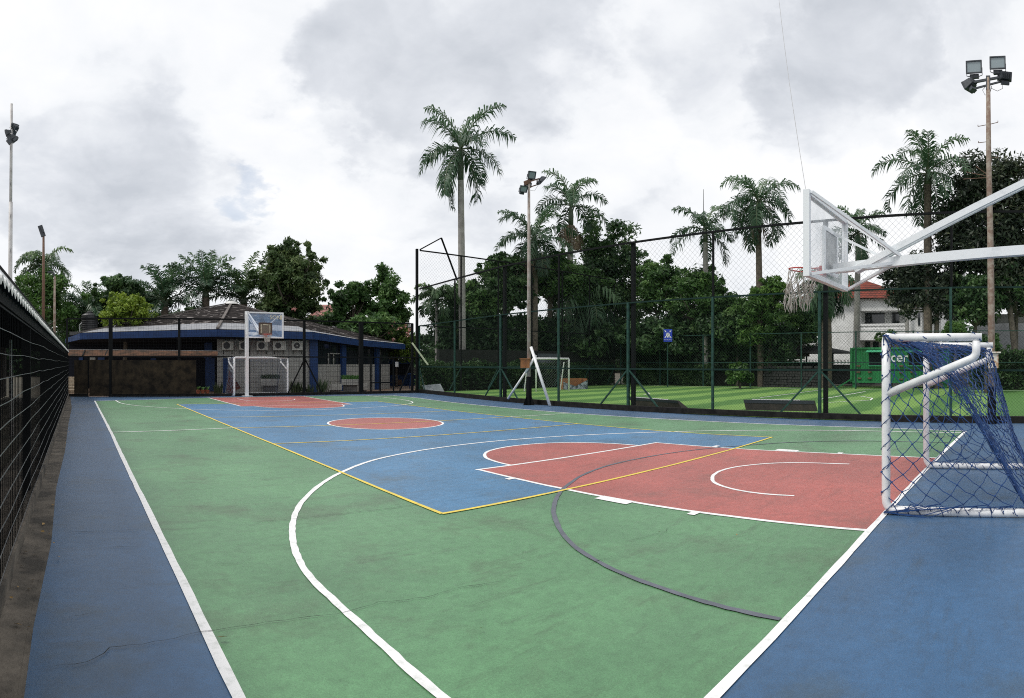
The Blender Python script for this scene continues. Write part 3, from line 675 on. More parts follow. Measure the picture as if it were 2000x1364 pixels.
def bend(a, b, c, r=.1, n=5):
    a, b, c = Vector(a), Vector(b), Vector(c); p = b+(a-b).normalized()*r; q = b+(c-b).normalized()*r
    return [(1-t)**2*p + 2*t*(1-t)*b + t*t*q for t in [k/n for k in range(n+1)]]
def make_goal(org, rz, label, mat_net, seed, rnet, cell, wid=2.98):
    """Local frame: goal mouth in the plane y=0 opening to +y, posts at x=+-wid/2, net behind (-y)."""
    t = thing('football_goal', org, label, 'goal', 'small white steel goals on the court')
    rot = Matrix.Rotation(rz, 3, 'Z'); o = Vector(org)
    def P(x, y, z): return o + rot @ Vector((x, y, z))
    h, D, T, r = 2.04, 1.75, 1.08, .050
    hw = wid/2
    for s_ in (-1, 1):
        x = s_*hw
        mb = MB(); mb.tube([P(x, 0, h-.08)] + [P(x, 0, z) for z in (1.4, .6, .2)] + bend(P(x, 0, .3), P(x, 0, .045), P(x, -.5, .045), .12) + [P(x, -1, .045), P(x, -D, .045)], r, 14)
        mb.build('post', m_wpaint, t, smooth=True)
        mb = MB(); mb.tube([P(x, -.04, h-.05), P(x, -T, h-.05)], r*.92, 14); mb.build('depth_bar', m_wpaint, t, smooth=True)
        mb = MB(); mb.tube([P(x, -T+.06, h-.09)] + bend(P(x, -T+.06, h-.09), P(x, -T+.06, h-.27), P(x, -.03, 1.36), .07) + [P(x, -.03, 1.36)], r*.92, 14); mb.build('side_strut', m_wpaint, t, smooth=True)
    mb = MB(); mb.tube([P(-hw-.0, 0, h-.10)] + bend(P(-hw, 0, h-.3), P(-hw, 0, h-.04), P(hw, 0, h-.04), .10) + bend(P(-hw, 0, h-.04), P(hw, 0, h-.04), P(hw, 0, h-.3), .10) + [P(hw, 0, h-.10)], r, 14)
    mb.build('crossbar', m_wpaint, t, smooth=True)
    mb = MB(); mb.tube([P(-hw, -D, .045), P(hw, -D, .045)], r*.9, 12); mb.build('ground_bar', m_wpaint, t, smooth=True)
    near = [(0, h-.02), (-.16, 1.97), (-.40, 1.86), (-.74, 1.55), (-1.00, 1.13), (-1.28, .64), (-1.60, .06)]
    far = [(0, h-.02), (-.55, 2.0), (-1.05, 1.93), (-1.14, 1.6), (-1.28, 1.1), (-1.42, .60), (-1.66, .06)]
    def prof(tab, v):
        k = v*(len(tab)-1); i = min(int(k), len(tab)-2); f = k-i; return tab[i][0]*(1-f)+tab[i+1][0]*f, tab[i][1]*(1-f)+tab[i+1][1]*f
    def back(u, v):
        a = prof(near, v); b = prof(far, v); uu = u**1.25
        bl = min(1, max(0, (uu-.05)*1.3)); w = .10*math.sin(9*u+4*v)*math.sin(math.pi*u)
        return P(-hw + wid*(.0+uu), a[0]*(1-bl)+b[0]*bl - w*.6 - .1*math.sin(math.pi*u)*v, a[1]*(1-bl)+b[1]*bl - .12*math.sin(math.pi*u)*math.sin(math.pi*v))
    mb = MB(); net_lines(mb, back, int(wid*1.45/cell)*2, int(2.8/cell)*2, rnet, .22, .6, seed); 
    def side(s_, tab):
        def f(u, v):
            z = .03+(h-.06)*v; # rear limit of the side panel at this height, read off the profile
            y = 0
            for (ya, za), (yb, zb) in zip(tab[:-1], tab[1:]):
                if zb <= z <= za: y = ya+(yb-ya)*(za-z)/(za-zb); break
            ex = 1+.0*v
            b_ = .05*math.sin(math.pi*u)*math.sin(math.pi*v*2+1)
            return P(s_*(hw+.035+b_), y*u+.05*(1-u)*math.sin(9*v), z)
        return f
    net_lines(mb, side(-1, near), int(1.25/cell)*2, int(2.0/cell)*2, rnet, .07, .15, seed+1)
    net_lines(mb, side(1, far), int(1.4/cell)*2, int(2.0/cell)*2, rnet, .25, .5, seed+2)
    # slack gathered rope of netting along the near edge of the back sheet, and lacing round the ground bars
    rg = random.Random(seed+5)
    for k in range(12 if seed < 20 else 5):
        dx, dy, dz = rg.uniform(0, .22), rg.uniform(-.10, .04), rg.uniform(-.10, .03); pts = []
        for j in range(15):
            a = prof(near, j/14); e = math.sin(math.pi*(j/14)**.8)
            pts.append(P(-hw+.02+dx*(.3+e), a[0]+dy*e+rg.uniform(-.02, .02), a[1]+dz*e+rg.uniform(-.02, .02)))
        mb.tube(pts, rnet*.9, 4, cap=False)
    for s_ in (-1, 1):
        pts = []
        for j in range(70):
            y = -D*.97*j/69-.05; a = j*1.15+rg.uniform(-.7, .7); pts.append(P(s_*hw+math.cos(a)*r*1.25, y+rg.uniform(-.01, .01), .05+math.sin(a)*r*1.15))
        mb.tube(pts, rnet, 4, cap=False)
        pts = []
        for j in range(60):
            y = -D*.97*j/59-.05; a = -j*1.5+rg.uniform(-.9, .9); pts.append(P(s_*hw+math.cos(a)*r*1.35, y, .05+abs(math.sin(a))*r*1.3))
        mb.tube(pts, rnet, 4, cap=False)
        pts = [P(s_*hw+math.cos(j*1.3)*r*1.2, math.sin(j*1.3)*r*1.2, .15+j*(h-.25)/34) for j in range(35)]
        mb.tube(pts, rnet, 4, cap=False)
        pts = [P(s_*hw+math.cos(j*1.9)*r*1.2, -T*j/12, h-.05+math.sin(j*1.9)*r*1.2) for j in range(13)]
        mb.tube(pts, rnet, 4, cap=False)
    mb.build('net', mat_net, t)
    return t
m_net = M('blue_net_cord', (.012, .062, .215), .6, (.008, .034, .12), 8)
m_net_pale = M('faded_net_cord', (.20, .24, .33), .7)
make_goal((-.31, -13.17, 0), 0, 'nearest goal at the right edge with a torn sagging blue net', m_net, 11, .0054, .205)
make_goal((.96, 15.1, 0), math.pi+.03, 'distant goal with pale net in front of the clubhouse wall', m_net_pale, 31, .005, .20, 2.95)

# ------------------------------------------------------------------ basketball hoops
m_rim = M('red_rim', (.50, .035, .03), .45, (.34, .04, .03), 20)
m_rope = M('frayed_rope', (.46, .45, .41), .85, (.30, .29, .26), 20)
m_cream = M('faded_cream_letters', (.80, .74, .55), .7)
def make_hoop(org, rz, label, near):
    t = thing('basketball_hoop', org, label, 'basketball hoop', 'white cantilevered basketball hoops')
    rot = Matrix.Rotation(rz, 3, 'Z'); o = Vector(org)
    def P(x, y, z): return o + rot @ Vector((x, y, z))
    steel = m_galv if near else m_wpaint
    by = 3.12                                     # board plane
    Z0, Z1 = 2.84, 3.97
    if not near: Z0, Z1 = 2.88, 4.10
    def bm(name, a, b, w, h, par=t, mat=None):
        mb = MB(); mb.beam(P(*a), P(*b), w, h); return mb.build(name, mat or steel, par)
    bm('post', (0, 0, 0), (0, 0, 4.4), .17, .17)
    bm('base_plate', (0, -.0, .0), (0, .0, .03), .5, .5)
    bm('lower_arm', (0, .05, 3.27), (0, by-.1, 3.06), .13, .13)
    for s_ in (-1, 1): bm('upper_arm', (s_*.055, .05, 4.30), (s_*.055, 2.70, 3.02), .065, .085)
    for s_ in (-1, 1):
        bm('top_brace', (s_*.86, by-.06, Z1-.03), (s_*.05, 2.05, 3.20), .04, .04)
        bm('bottom_brace', (s_*.86, by-.06, Z0+.03), (s_*.04, 2.15, 3.10), .04, .04)
    bm('plate_brace', (.12, by-.05, 3.60), (.04, 2.30, 3.19), .035, .035)
    board = MB()
    for s_ in (-1, 1): board.box(P(s_*.87, by, (Z0+Z1)/2), (.065, .085, Z1-Z0), rz)
    for z in (Z0+.032, Z1-.032): board.box(P(0, by, z), (1.675, .083, .065), rz)
    bf = board.build('board_frame', steel, t)
    pn = MB(); pn.box(P(0, by, (Z0+Z1)/2), (1.67, .014, Z1-Z0-.13), rz); pn.build('acrylic_panel', m_acrylic if near else m_acrylic_blue, bf)
    # inner target plate
    tz0, tz1 = (2.98, 3.62) if near else (3.04, 3.60)
    pc = MB()
    pc.box(P(0, by-.035 if near else by+.02, (tz0+tz1)/2), (.52, .02, tz1-tz0-.06), rz)
    pc.build('target_plate', M('plate_paint', (.50, .52, .53), .5, (.36, .38, .39), 8) if near else M('plate_wood', (.20, .165, .13), .8, (.13, .10, .08), 14), t)
    pf = MB(); yy = by-.04 if near else by+.03
    for s_ in (-1, 1): pf.box(P(s_*.295, yy, (tz0+tz1)/2), (.065, .035, tz1-tz0), rz)
    for z in (tz0+.02, tz1-.02): pf.box(P(0, yy, z), (.525, .033, .055), rz)
    pf.build('target_frame', steel if near else M('dark_frame', (.09, .05, .035), .7, (.05, .03, .025), 20), t)
    if not near:
        pf = MB()
        for s_ in (-1, 1): pf.box(P(s_*.215, yy+.02, (tz0+tz1)/2), (.03, .01, .40), rz)
        pf.box(P(0, yy+.02, tz1-.1), (.28, .01, .03), rz); pf.build('target_line', m_cream, t)
    # rim, bracket and net
    zr = 3.075 if near else 3.05; rc = Vector((.02, by+.37, zr)); rr = .225
    mb = MB(); ring = [P(rc.x+rr*math.cos(a), rc.y+rr*math.sin(a), zr + (.012*math.sin(a) if near else 0)) for a in [2*math.pi*k/28 for k in range(29)]]
    mb.tube(ring, .010, 8, cap=False); rim = mb.build('rim', m_rim, t, smooth=True)
    mb = MB(); mb.box(P(0, by+.075, zr-.04), (.16, .06, .14), rz); mb.beam(P(-.07, by+.07, zr), P(-.10, by+.2, zr-.01), .02); mb.beam(P(.07, by+.07, zr), P(.10, by+.2, zr-.01), .02); mb.build('rim_bracket', m_rim, rim)
    rg = random.Random(5 if near else 9); mb = MB(); K = 12; prev = None
    prof_ = [(.225, 0), (.20, -.07), (.17, -.14), (.145, -.22), (.13, -.30)] if near else [(.225, 0), (.19, -.09), (.15, -.18), (.12, -.27), (.10, -.36)]
    if near: prof_ = [(.225, 0), (.215, -.09), (.205, -.18), (.19, -.27), (.165, -.36)]
    rows = []
    for l, (q, dz) in enumerate(prof_):
        rows.append([P(rc.x + q*math.cos(2*math.pi*(k+.5*(l % 2))/K) + rg.uniform(-.015, .015)*(l > 0), rc.y + (.05*l*near*.9) * .6 + q*math.sin(2*math.pi*(k+.5*(l % 2))/K) + rg.uniform(-.015, .015)*(l > 0), zr+dz+rg.uniform(-.015, .015)*(l > 0)) for k in range(K)])
    rad = .0045 if near else .006
    for l in range(len(rows)-1):
        for k in range(K):
            p = rows[l][k]
            for q in (rows[l+1][k], rows[l+1][(k-1 if l % 2 == 0 else k+1) % K]): mb.tube([p, (p+q)/2+Vector((rg.uniform(-.01, .01), rg.uniform(-.01, .01), -.005)), q], rad*(1+.35*l), 5, cap=False)
    if near:                                     # frayed clumps hanging under the torn net
        for l in (2, 3, 4):
            for k in range(K):
                p = rows[l][k]
                for _ in range(3 if l < 4 else 5):
                    L_ = rg.uniform(.06, .14) if l < 4 else rg.uniform(.10, .28); a = rg.uniform(0, 6.3)
                    d = Vector((math.cos(a), math.sin(a), 0))*rg.uniform(.01, .045)
                    mb.tube([p, p+d*.6+Vector((0, 0, -L_*.35)), p+d+Vector((rg.uniform(-.02, .02), rg.uniform(-.02, .02), -L_*.7)), p+d*.7+Vector((0, 0, -L_))], [.004, .006, .0065, .003], 5)
    mb.build('hoop_net', m_rope, rim)
    if not near:
        for txt, x, sz in (('SON', .36, .27),):
            cu = bpy.data.curves.new('lettering', 'FONT'); cu.body = txt; cu.size = sz; cu.extrude = .002
            tmp = bpy.data.objects.new('tmp', cu); C.objects.link(tmp); bpy.context.view_layer.update()
            me = bpy.data.meshes.new_from_object(tmp.evaluated_get(bpy.context.evaluated_depsgraph_get())); bpy.data.objects.remove(tmp)
            me.name = 'lettering'; me.materials.clear(); me.materials.append(m_cream)
            # board front faces +y locally: text must face +y and read left to right for a viewer looking along -y
            Mx = Matrix(((-1, 0, 0, 0), (0, 0, 1, 0), (0, 1, 0, 0), (0, 0, 0, 1)))
            me.transform(Matrix.Translation(Vector((-.22, by+.02, 3.77))) @ Mx)
            me.transform(Matrix.Rotation(rz, 4, 'Z'))
            ob = bpy.data.objects.new('lettering', me); C.objects.link(ob); ob.parent = bf
        mb = MB(); mb.box(P(-.79, by+.015, 3.87), (.07, .006, .20), rz); mb.build('faded_mark', m_cream, bf)
    else:
        pass
    return t
make_hoop((-.2, -15.07, 0), 0, 'nearest hoop with clear scuffed backboard, long white arms and torn rope net', True)
make_hoop((.17, 15.12, 0), math.pi, 'distant white hoop with dark target square behind the far goal', False)

# thin cable rising from the near backboard
pa = Vector((-1.07, -11.93, 3.99)); pb = at(1505, -160, 13.0); mb = MB()
mb.tube([pa.lerp(pb, k/12) + Vector((0, 0, -.35*math.sin(math.pi*k/12))) for k in range(13)], .004, 5)
tag(mb.build('cable', M('pale_cable', (.45, .45, .45), .6), at_=pa), 'thin pale cable rising from the near backboard corner', 'cable')

# ------------------------------------------------------------------ floodlight masts
def lamp(par, c, yaw, pitch, w=.42, h=.34, dp=.15, yoke=None):
    """One floodlight whose glass faces heading yaw (clockwise from +Y) tilted down by pitch."""
    rot = (Matrix.Rotation(-yaw, 3, 'Z') @ Matrix.Rotation(-pitch, 3, 'X'))
    c = Vector(c)
    def T(x, y, z): return c + rot @ Vector((x, y, z))
    mb = MB()
    f, b = .5, .36
    vs = [T(-w*f, dp/2, -h*f), T(w*f, dp/2, -h*f), T(w*f, dp/2, h*f), T(-w*f, dp/2, h*f), T(-w*b, -dp/2, -h*b), T(w*b, -dp/2, -h*b), T(w*b, -dp/2, h*b), T(-w*b, -dp/2, h*b)]
    mb.add(vs, [(0, 3, 2, 1), (4, 5, 6, 7), (0, 1, 5, 4), (1, 2, 6, 5), (2, 3, 7, 6), (3, 0, 4, 7)])
    mb.box(T(0, dp/2+.015, h*.5-.01), (w*1.04, .05, .03), rot=rot); mb.box(T(0, dp/2+.015, -h*.5+.01), (w*1.04, .05, .03), rot=rot)
    for s_ in (-1, 1): mb.box(T(s_*(w*.5), dp/2+.015, 0), (.03, .048, h), rot=rot)
    mb.box(T(0, -.0, -h*.5-.06), (w*.6, .12, .10), rot=rot)
    for k in range(5): mb.box(T(-w*.28+k*w*.14, -dp/2-.02, 0), (.012, .05, h*.6), rot=rot)
    L_ = mb.build('floodlight', m_lamp, par)
    mb = MB(); mb.box(T(0, dp/2+.008, 0), (w*.93, .012, h*.90), rot=rot); mb.build('glass', m_lens, L_)
    if yoke is not None:
        mb = MB(); mb.tube([T(-w*.52, 0, 0), T(-w*.52, 0, -h*.6), Vector(yoke)], .012, 5); mb.tube([T(w*.52, 0, 0), T(w*.52, 0, -h*.6), Vector(yoke)], .012, 5); mb.build('yoke', m_lamp, L_)

def px_to(dist, px, py): return at(px, py, dist)
# middle mast at the right fence
D1 = 24.4; b0 = gnd(1033, D1)
mm = thing('floodlight_mast', b0, 'tall weathered mast with four floodlights and a rusty box at its waist', 'light mast', 'floodlight masts')
mb = MB(); mb.tube([(b0.x, b0.y, 0), (b0.x, b0.y, 5), (b0.x, b0.y, 9.15)], [.08, .072, .052], 12); mb.build('pole', m_polemid, mm, smooth=True)
mb = MB(); mb.tube([(b0.x, b0.y, 0), (b0.x, b0.y, 1.15)], [.12, .11], 12)
for a in (0, 1.57, 3.14, 4.71): mb.add([(b0.x+.1*math.cos(a), b0.y+.1*math.sin(a), .45), (b0.x+.32*math.cos(a), b0.y+.32*math.sin(a), 0), (b0.x+.1*math.cos(a), b0.y+.1*math.sin(a), 0), (b0.x+.1*math.cos(a)+.02, b0.y+.1*math.sin(a)+.02, .45), (b0.x+.32*math.cos(a)+.02, b0.y+.32*math.sin(a)+.02, 0), (b0.x+.1*math.cos(a)+.02, b0.y+.1*math.sin(a)+.02, 0)], [(0, 1, 2), (5, 4, 3), (0, 3, 4, 1), (1, 4, 5, 2), (2, 5, 3, 0)])
mb.build('base_sleeve', m_black, mm)
top = at(1033, 354, D1)
arm1, arm2 = at(1028, 357, D1-.3), at(1053, 349, D1+.2); mb = MB(); mb.beam(arm1, arm2, .05); mb.beam(at(1034, 366, D1), at(1055, 359, D1+.2), .04); mb.beam(at(1049, 349, D1+.2), at(1049, 360, D1+.2), .035); mb.beam(at(1024, 359, D1), at(1036, 354, D1), .12, .16); mb.build('crossarm', m_rust, mm)
lamp(mm, at(1037, 341, D1), YAW-.35+math.pi, .45, .30, .30, .22, at(1037, 352, D1))
lamp(mm, at(1021, 368, D1), YAW-.45+math.pi, .55, .30, .26, .16, at(1027, 360, D1))
lamp(mm, at(1058, 351, D1), YAW+1.35, .75, .36, .28, .10, at(1054, 356, D1))
lamp(mm, at(1030, 359, D1+.25), YAW+.2, .6, .30, .26, .14)
mb = MB(); c = at(1025.5, 711, D1-.2); mb.box(c, (.36, .22, .34), -YAW); mb.box(c+Vector((0, 0, .20)), (.44, .30, .04), -YAW); mb.box(c+Vector((-.07, -.10, 0)), (.012, .02, .3), -YAW); mb.build('meter_box', m_orange, mm)
mb = MB()
for k in range(9): mb.tube([at(1036, 372, D1)+Vector((0, 0, 0)), at(1044, 373, D1), at(1051, 362, D1)], .006, 4)
mb.build('lamp_cable', m_wire_grey, mm)
# white leaning poles around it
def pole_obj(a, b, r, label, mat=m_wpaint):
    mb = MB(); mb.tube([a, b], r, 10); return tag(mb.build('leaning_pole', mat, at_=(a[0], a[1], 0), smooth=True), label, 'pole', 'white poles leaning at the fence')
pole_obj(at(1074, 793, 23.6), at(1037, 678, 24.2), .06, 'longest white pole leaning against the middle mast')
pole_obj(at(992, 779, 25.2), at(1030, 722, 24.6), .045, 'white pole leaning left of the mast below the rusty box')
pole_obj(at(1026, 728, 24.2), at(1047, 694, 24.2), .055, 'short white pole stub crossing beside the rusty box')

# right mast behind the near goal
D2 = 16.75; b1 = gnd(1937, D2)
rm = thing('floodlight_mast', b1, 'tall rusty mast with four floodlights and climbing pegs at the right edge', 'light mast', 'floodlight masts')
mb = MB(); mb.tube([b1, at(1936, 600, D2), at(1934, 450, D2), at(1931, 300, D2), at(1930, 152, D2)], [.11, .10, .09, .075, .06], 12); mb.build('pole', m_polepaint, rm, smooth=True)
mb = MB(); mb.tube([b1, b1+Vector((0, 0, 1.05))], .125, 12); mb.build('base_sleeve', m_black, rm)
mb = MB(); mb.beam(at(1890, 163, D2-.1), at(1972, 148, D2+.1), .06); mb.beam(at(1897, 175, D2-.1), at(1965, 157, D2+.1), .045); mb.beam(at(1930, 149, D2), at(1930, 176, D2), .1, .12); mb.build('crossarm', m_lamp, rm)
lamp(rm, at(1903, 133, D2), YAW+.80+.12+math.pi, .15, .42, .33, .16, at(1906, 152, D2))
lamp(rm, at(1949, 125, D2), YAW+.80+.10+math.pi, .12, .42, .33, .16, at(1950, 147, D2))
lamp(rm, at(1895, 165, D2), YAW-.15, .50, .34, .25, .22)
lamp(rm, at(1964, 148, D2), YAW+.6, -.30, .38, .25, .22)
mb = MB(); mb.tube([at(1925, 169, D2), at(1919, 176, D2), at(1924, 186, D2), at(1934, 180, D2), at(1937, 168, D2)], .008, 4); mb.tube([at(1935, 172, D2), at(1948, 178, D2), at(1958, 173, D2), at(1957, 160, D2)], .007, 4); mb.build('lamp_cable', m_black, rm)
for x0, y0, x1, y1 in ((1910, 247, 1926, 244), (1932, 243, 1949, 239), (1911, 279, 1927, 277), (1934, 309, 1949, 308), (1886, 336, 1928, 344), (1906, 325, 1928, 341), (1882, 350, 1929, 347)):
    mb = MB(); mb.tube([at(x0, y0, D2), at(x1, y1, D2)], .010, 5)
    if x0 < 1912 and y0 < 300: mb.tube([at(x0, y0, D2), at(x0, y0-3, D2)], .010, 5)
    if x1 > 1945: mb.tube([at(x1, y1, D2), at(x1, y1-3, D2)], .010, 5)
    mb.build('climbing_peg', m_rust, rm)
mb = MB(); c = at(1940, 705, D2-.25); mb.box(c, (.28, .2, .40), -heading(1938)); mb.box(c+Vector((0, 0, .23)), (.42, .3, .04), -heading(1938)); mb.build('meter_box', M('flaking_white_box', (.62, .60, .52), .7, (.40, .22, .10), 9, lo=.40, hi=.52), rm)

# left masts
D3 = 13.9; b2 = gnd(22, D3)
lm = thing('floodlight_mast', b2, 'pale grey stepped mast with floodlights rising behind the left canopy', 'light mast', 'floodlight masts')
mb = MB(); mb.tube([b2, at(20, 540, D3), at(21, 395, D3)], [.055, .05, .047], 12); mb.tube([at(21, 396, D3), at(22.5, 203, D3)], [.036, .033], 12); mb.build('pole', m_polewhite, lm, smooth=True)
lamp(lm, at(30, 249, D3), YAW-1.5, -.7, .17, .13, .06, at(23, 262, D3)); lamp(lm, at(16, 259, D3), YAW-2.4, .3, .12, .12, .06, at(23, 262, D3)); lamp(lm, at(27, 270, D3), YAW+.6, .9, .14, .14, .07, at(23, 262, D3))
mb = MB(); mb.beam(at(18, 272, D3), at(28, 254, D3), .035); mb.tube([at(12, 272, D3), at(17, 266, D3), at(21, 270, D3)], .006, 4); mb.build('crossarm', m_lamp, lm)
for y in (285, 355, 418, 485): mb = MB(); mb.tube([at(21.5, y, D3-.06), at(20.5, y+5, D3-.09), at(21.5, y+10, D3-.06)], .006, 4); mb.build('cable_clip', m_lamp, lm)
D4 = 38; b3 = gnd(84, D4)
rm2 = thing('street_lamp', b3, 'thin rusty brown lamp post among the trees at the left', 'street lamp', 'lamp posts behind the left trees')
mb = MB(); mb.tube([b3, at(85, 560, D4), at(85, 460, D4)], [.12, .10, .07], 10); mb.build('pole', m_rust, rm2, smooth=True)
mb = MB(); mb.beam(at(85, 462, D4), at(78, 441, D4), .16, .30); mb.beam(at(85, 455, D4), at(80, 443, D4), .34, .12); mb.build('lamp_head', m_lamp, rm2)
D5 = 40; b4 = gnd(106, D5)
rm3 = thing('street_lamp', b4, 'shorter grey lamp post to the right of the rusty one', 'street lamp', 'lamp posts behind the left trees')
mb = MB(); mb.tube([b4, at(107, 540, D5)], [.10, .07], 10); mb.build('pole', m_polepaint, rm3, smooth=True)
mb = MB(); mb.tube([at(107, 541, D5), at(103, 532, D5), at(98, 531, D5)], .05, 6); mb.beam(at(101, 531, D5), at(93, 532, D5), .22, .12); mb.build('lamp_head', m_lamp, rm3)


# ------------------------------------------------------------------ clubhouse behind the far fence
def panel(mb, A, B, px0, px1, y0, y1, th=.06, off=0., m=0):
    """A slab standing on the line A-B between two columns of the panorama and two rows; off moves it towards the court."""
    p, q = onseg(A, B, px0), onseg(A, B, px1); d = (q-p).normalized(); nn = Vector((d.y, -d.x, 0))
    c = (p+q)/2; z1, z0 = zat(c, y0), zat(c, y1)
    if y1 >= 9999: z0 = 0
    a = c + nn*(off)
    mb.box((a.x, a.y, (z0+z1)/2), ((q-p).length, th, z1-z0), math.atan2(d.y, d.x), m); return a
cl = thing('clubhouse', gnd(450, 40), 'low clubhouse with dark hipped tile roof and deep blue fascia behind the far goal', 'building')
rim_ = [at(128, 662, 42), at(157, 651, 36), at(425, 644, 32.6), at(612, 649.5, 33.8), at(700, 664, 36.5), at(791, 673, 39.5)]
backr = [at(700, 668, 58), at(450, 665, 62), at(180, 664, 58)]
apex = at(452, 593, 40)
full = rim_ + backr
mb = MB(); mb.add([apex] + full, [(0, i+1, (i+1) % len(full)+1) for i in range(len(full))]); mb.build('roof', m_roof, cl)
# pale cement sheets along the eaves
mb = MB()
for i, (ta, tb) in ((1, (.14, .21)), (2, (.21, .16)), (3, (.06, .03)), (0, (.05, .14)), (4, (.03, .02))):
    a, b = rim_[i], rim_[i+1]; up = Vector((0, 0, .03))
    a2, b2 = a.lerp(apex, ta)+up, b.lerp(apex, tb)+up; mb.add([a+up, b+up, b2, a2], [(0, 1, 2, 3)])
mb.build('eave_sheets', M('pale_eave_sheets', (.34, .345, .36), .8, (.21, .22, .24), 3, spec=.2), cl)
mb = MB(); mb.beam(apex+Vector((0, 0, .05)), rim_[2].lerp(apex, .0)+Vector((0, 0, .08)), .16, .08); mb.beam(apex+Vector((0, 0, .05)), rim_[4]+Vector((0, 0, .06)), .14, .08); mb.beam(apex+Vector((0, 0, .05)), rim_[1]+Vector((0, 0, .06)), .14, .08)
mb.build('ridge_tiles', M('ridge_tiles', (.15, .13, .12), .8, (.09, .08, .075), 3), cl)
mb = MB(); mb.lathe(apex+Vector((0, 0, -.05)), [(.55, 0), (.35, .16), (.05, .22)], 6); mb.build('ridge_cap', m_corr, cl)
mb = MB(); fh = [.30, .38, .38, .40, .36, .34]
for i in range(5):
    a, b = rim_[i], rim_[i+1]; d = (b-a); d.z = 0; d.normalize(); nn = Vector((d.y, -d.x, 0))*.03; dz0, dz1 = Vector((0, 0, fh[i])), Vector((0, 0, fh[i+1]))
    mb.add([a+nn, b+nn, b+nn-dz1, a+nn-dz0, a-nn, b-nn, b-nn-dz1, a-nn-dz0], [(0, 3, 2, 1), (4, 5, 6, 7), (0, 1, 5, 4), (3, 7, 6, 2), (0, 4, 7, 3), (1, 2, 6, 5)])
mb.build('fascia', m_bluep, cl)
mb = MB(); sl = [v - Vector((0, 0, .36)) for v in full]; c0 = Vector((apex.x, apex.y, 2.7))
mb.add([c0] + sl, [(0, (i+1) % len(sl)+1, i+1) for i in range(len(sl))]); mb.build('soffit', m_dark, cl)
WA, WB, WC, WD = gnd(132, 40), gnd(424, 34.4), gnd(608, 34.6), gnd(765, 40)
# dark veranda on the left
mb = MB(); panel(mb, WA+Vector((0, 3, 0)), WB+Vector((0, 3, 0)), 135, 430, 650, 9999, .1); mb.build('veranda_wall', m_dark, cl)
for a, b, y0, y1 in ((155, 163, 696, 704), (176, 187, 697, 706), (192, 205, 696, 706), (295, 305, 700, 775), (400, 415, 660, 700), (402, 420, 700, 775)):
    mb = MB(); panel(mb, WA+Vector((0, 2, 0)), WB+Vector((0, 2, 0)), a, b, y0, min(y1, 768) if y1 < 775 else 9999, .12); mb.build('column' if y1 >= 775 else 'pane', m_bluep if a != 176 else m_walltile, cl)
# right wall with tiles, then a window band over a tiled parapet
def wall(a, b, y0, y1, mat, name, off=0, th=.1, A=WB, B=WC):
    mb = MB(); panel(mb, A, B, a, b, y0, y1, th, off)
    return mb.build(name, mat, cl)
wall(424, 604, 655, 9999, m_walltile, 'tiled_wall')
wall(604, 620, 655, 9999, m_bluep, 'column', .1, .3)
wall(436, 446, 700, 9999, m_bluep, 'column', .06, .2)
wall(620, 760, 664, 712, m_pane, 'window', -.1, .04, WC, WD)
wall(620, 760, 712, 9999, m_walltile, 'parapet', 0, .1, WC, WD)
for a, b in ((664, 672), (731, 737)): wall(a, b, 668, 9999, m_bluep, 'column', .1, .2, WC, WD)
for a in (640, 650, 700): wall(a, a+1.5, 690, 712, m_walltile, 'mullion', .03, .05, WC, WD)
mb = MB(); panel(mb, WC, WD, 644, 675, 690, 692, .05, -.0); mb.build('window_bar', m_walltile, cl)
# open lobby at the right end
lb = thing('reception_hut', gnd(775, 46), 'small blue counter kiosk beyond the gate at the right end of the clubhouse', 'kiosk')
LA, LB_ = gnd(757, 44), gnd(825, 46)
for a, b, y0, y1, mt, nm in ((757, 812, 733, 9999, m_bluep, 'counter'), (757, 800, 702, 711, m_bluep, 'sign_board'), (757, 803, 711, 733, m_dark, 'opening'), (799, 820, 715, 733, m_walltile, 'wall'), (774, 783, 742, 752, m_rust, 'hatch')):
    mb = MB(); panel(mb, LA, LB_, a, b, y0, y1, .1, .06 if nm == 'hatch' else 0); mb.build(nm, mt, lb)
mb = MB(); panel(mb, gnd(757, 40), gnd(800, 40), 772, 778, 707, 717, .03)
tag(mb.build('notice_sheet', m_wpaint, at_=gnd(775, 40)), 'white notice sheet pinned up beside the kiosk opening', 'notice')
# yard paving and red stair
yd = MB(); yd.add([tuple(fx(131)+Vector((-1, .3, .0))), tuple(fx(820)+Vector((0, .3, 0))), tuple(gnd(822, 60)), tuple(gnd(131, 60))], [(0, 1, 2, 3)]); 
tag(yd.build('yard_paving', m_brick), kind='structure')
st = MB()
for k in range(5): a = gnd(138, 34+k*.5); st.box((a.x, a.y, .12+.17*k), (1.6, .5, .17), 0)
tag(st.build('stair', M('pale_steps', (.46, .40, .31), .8, (.28, .22, .16), 4), at_=gnd(138, 34)), 'pale concrete steps seen in the gap beside the plywood screens', 'steps')
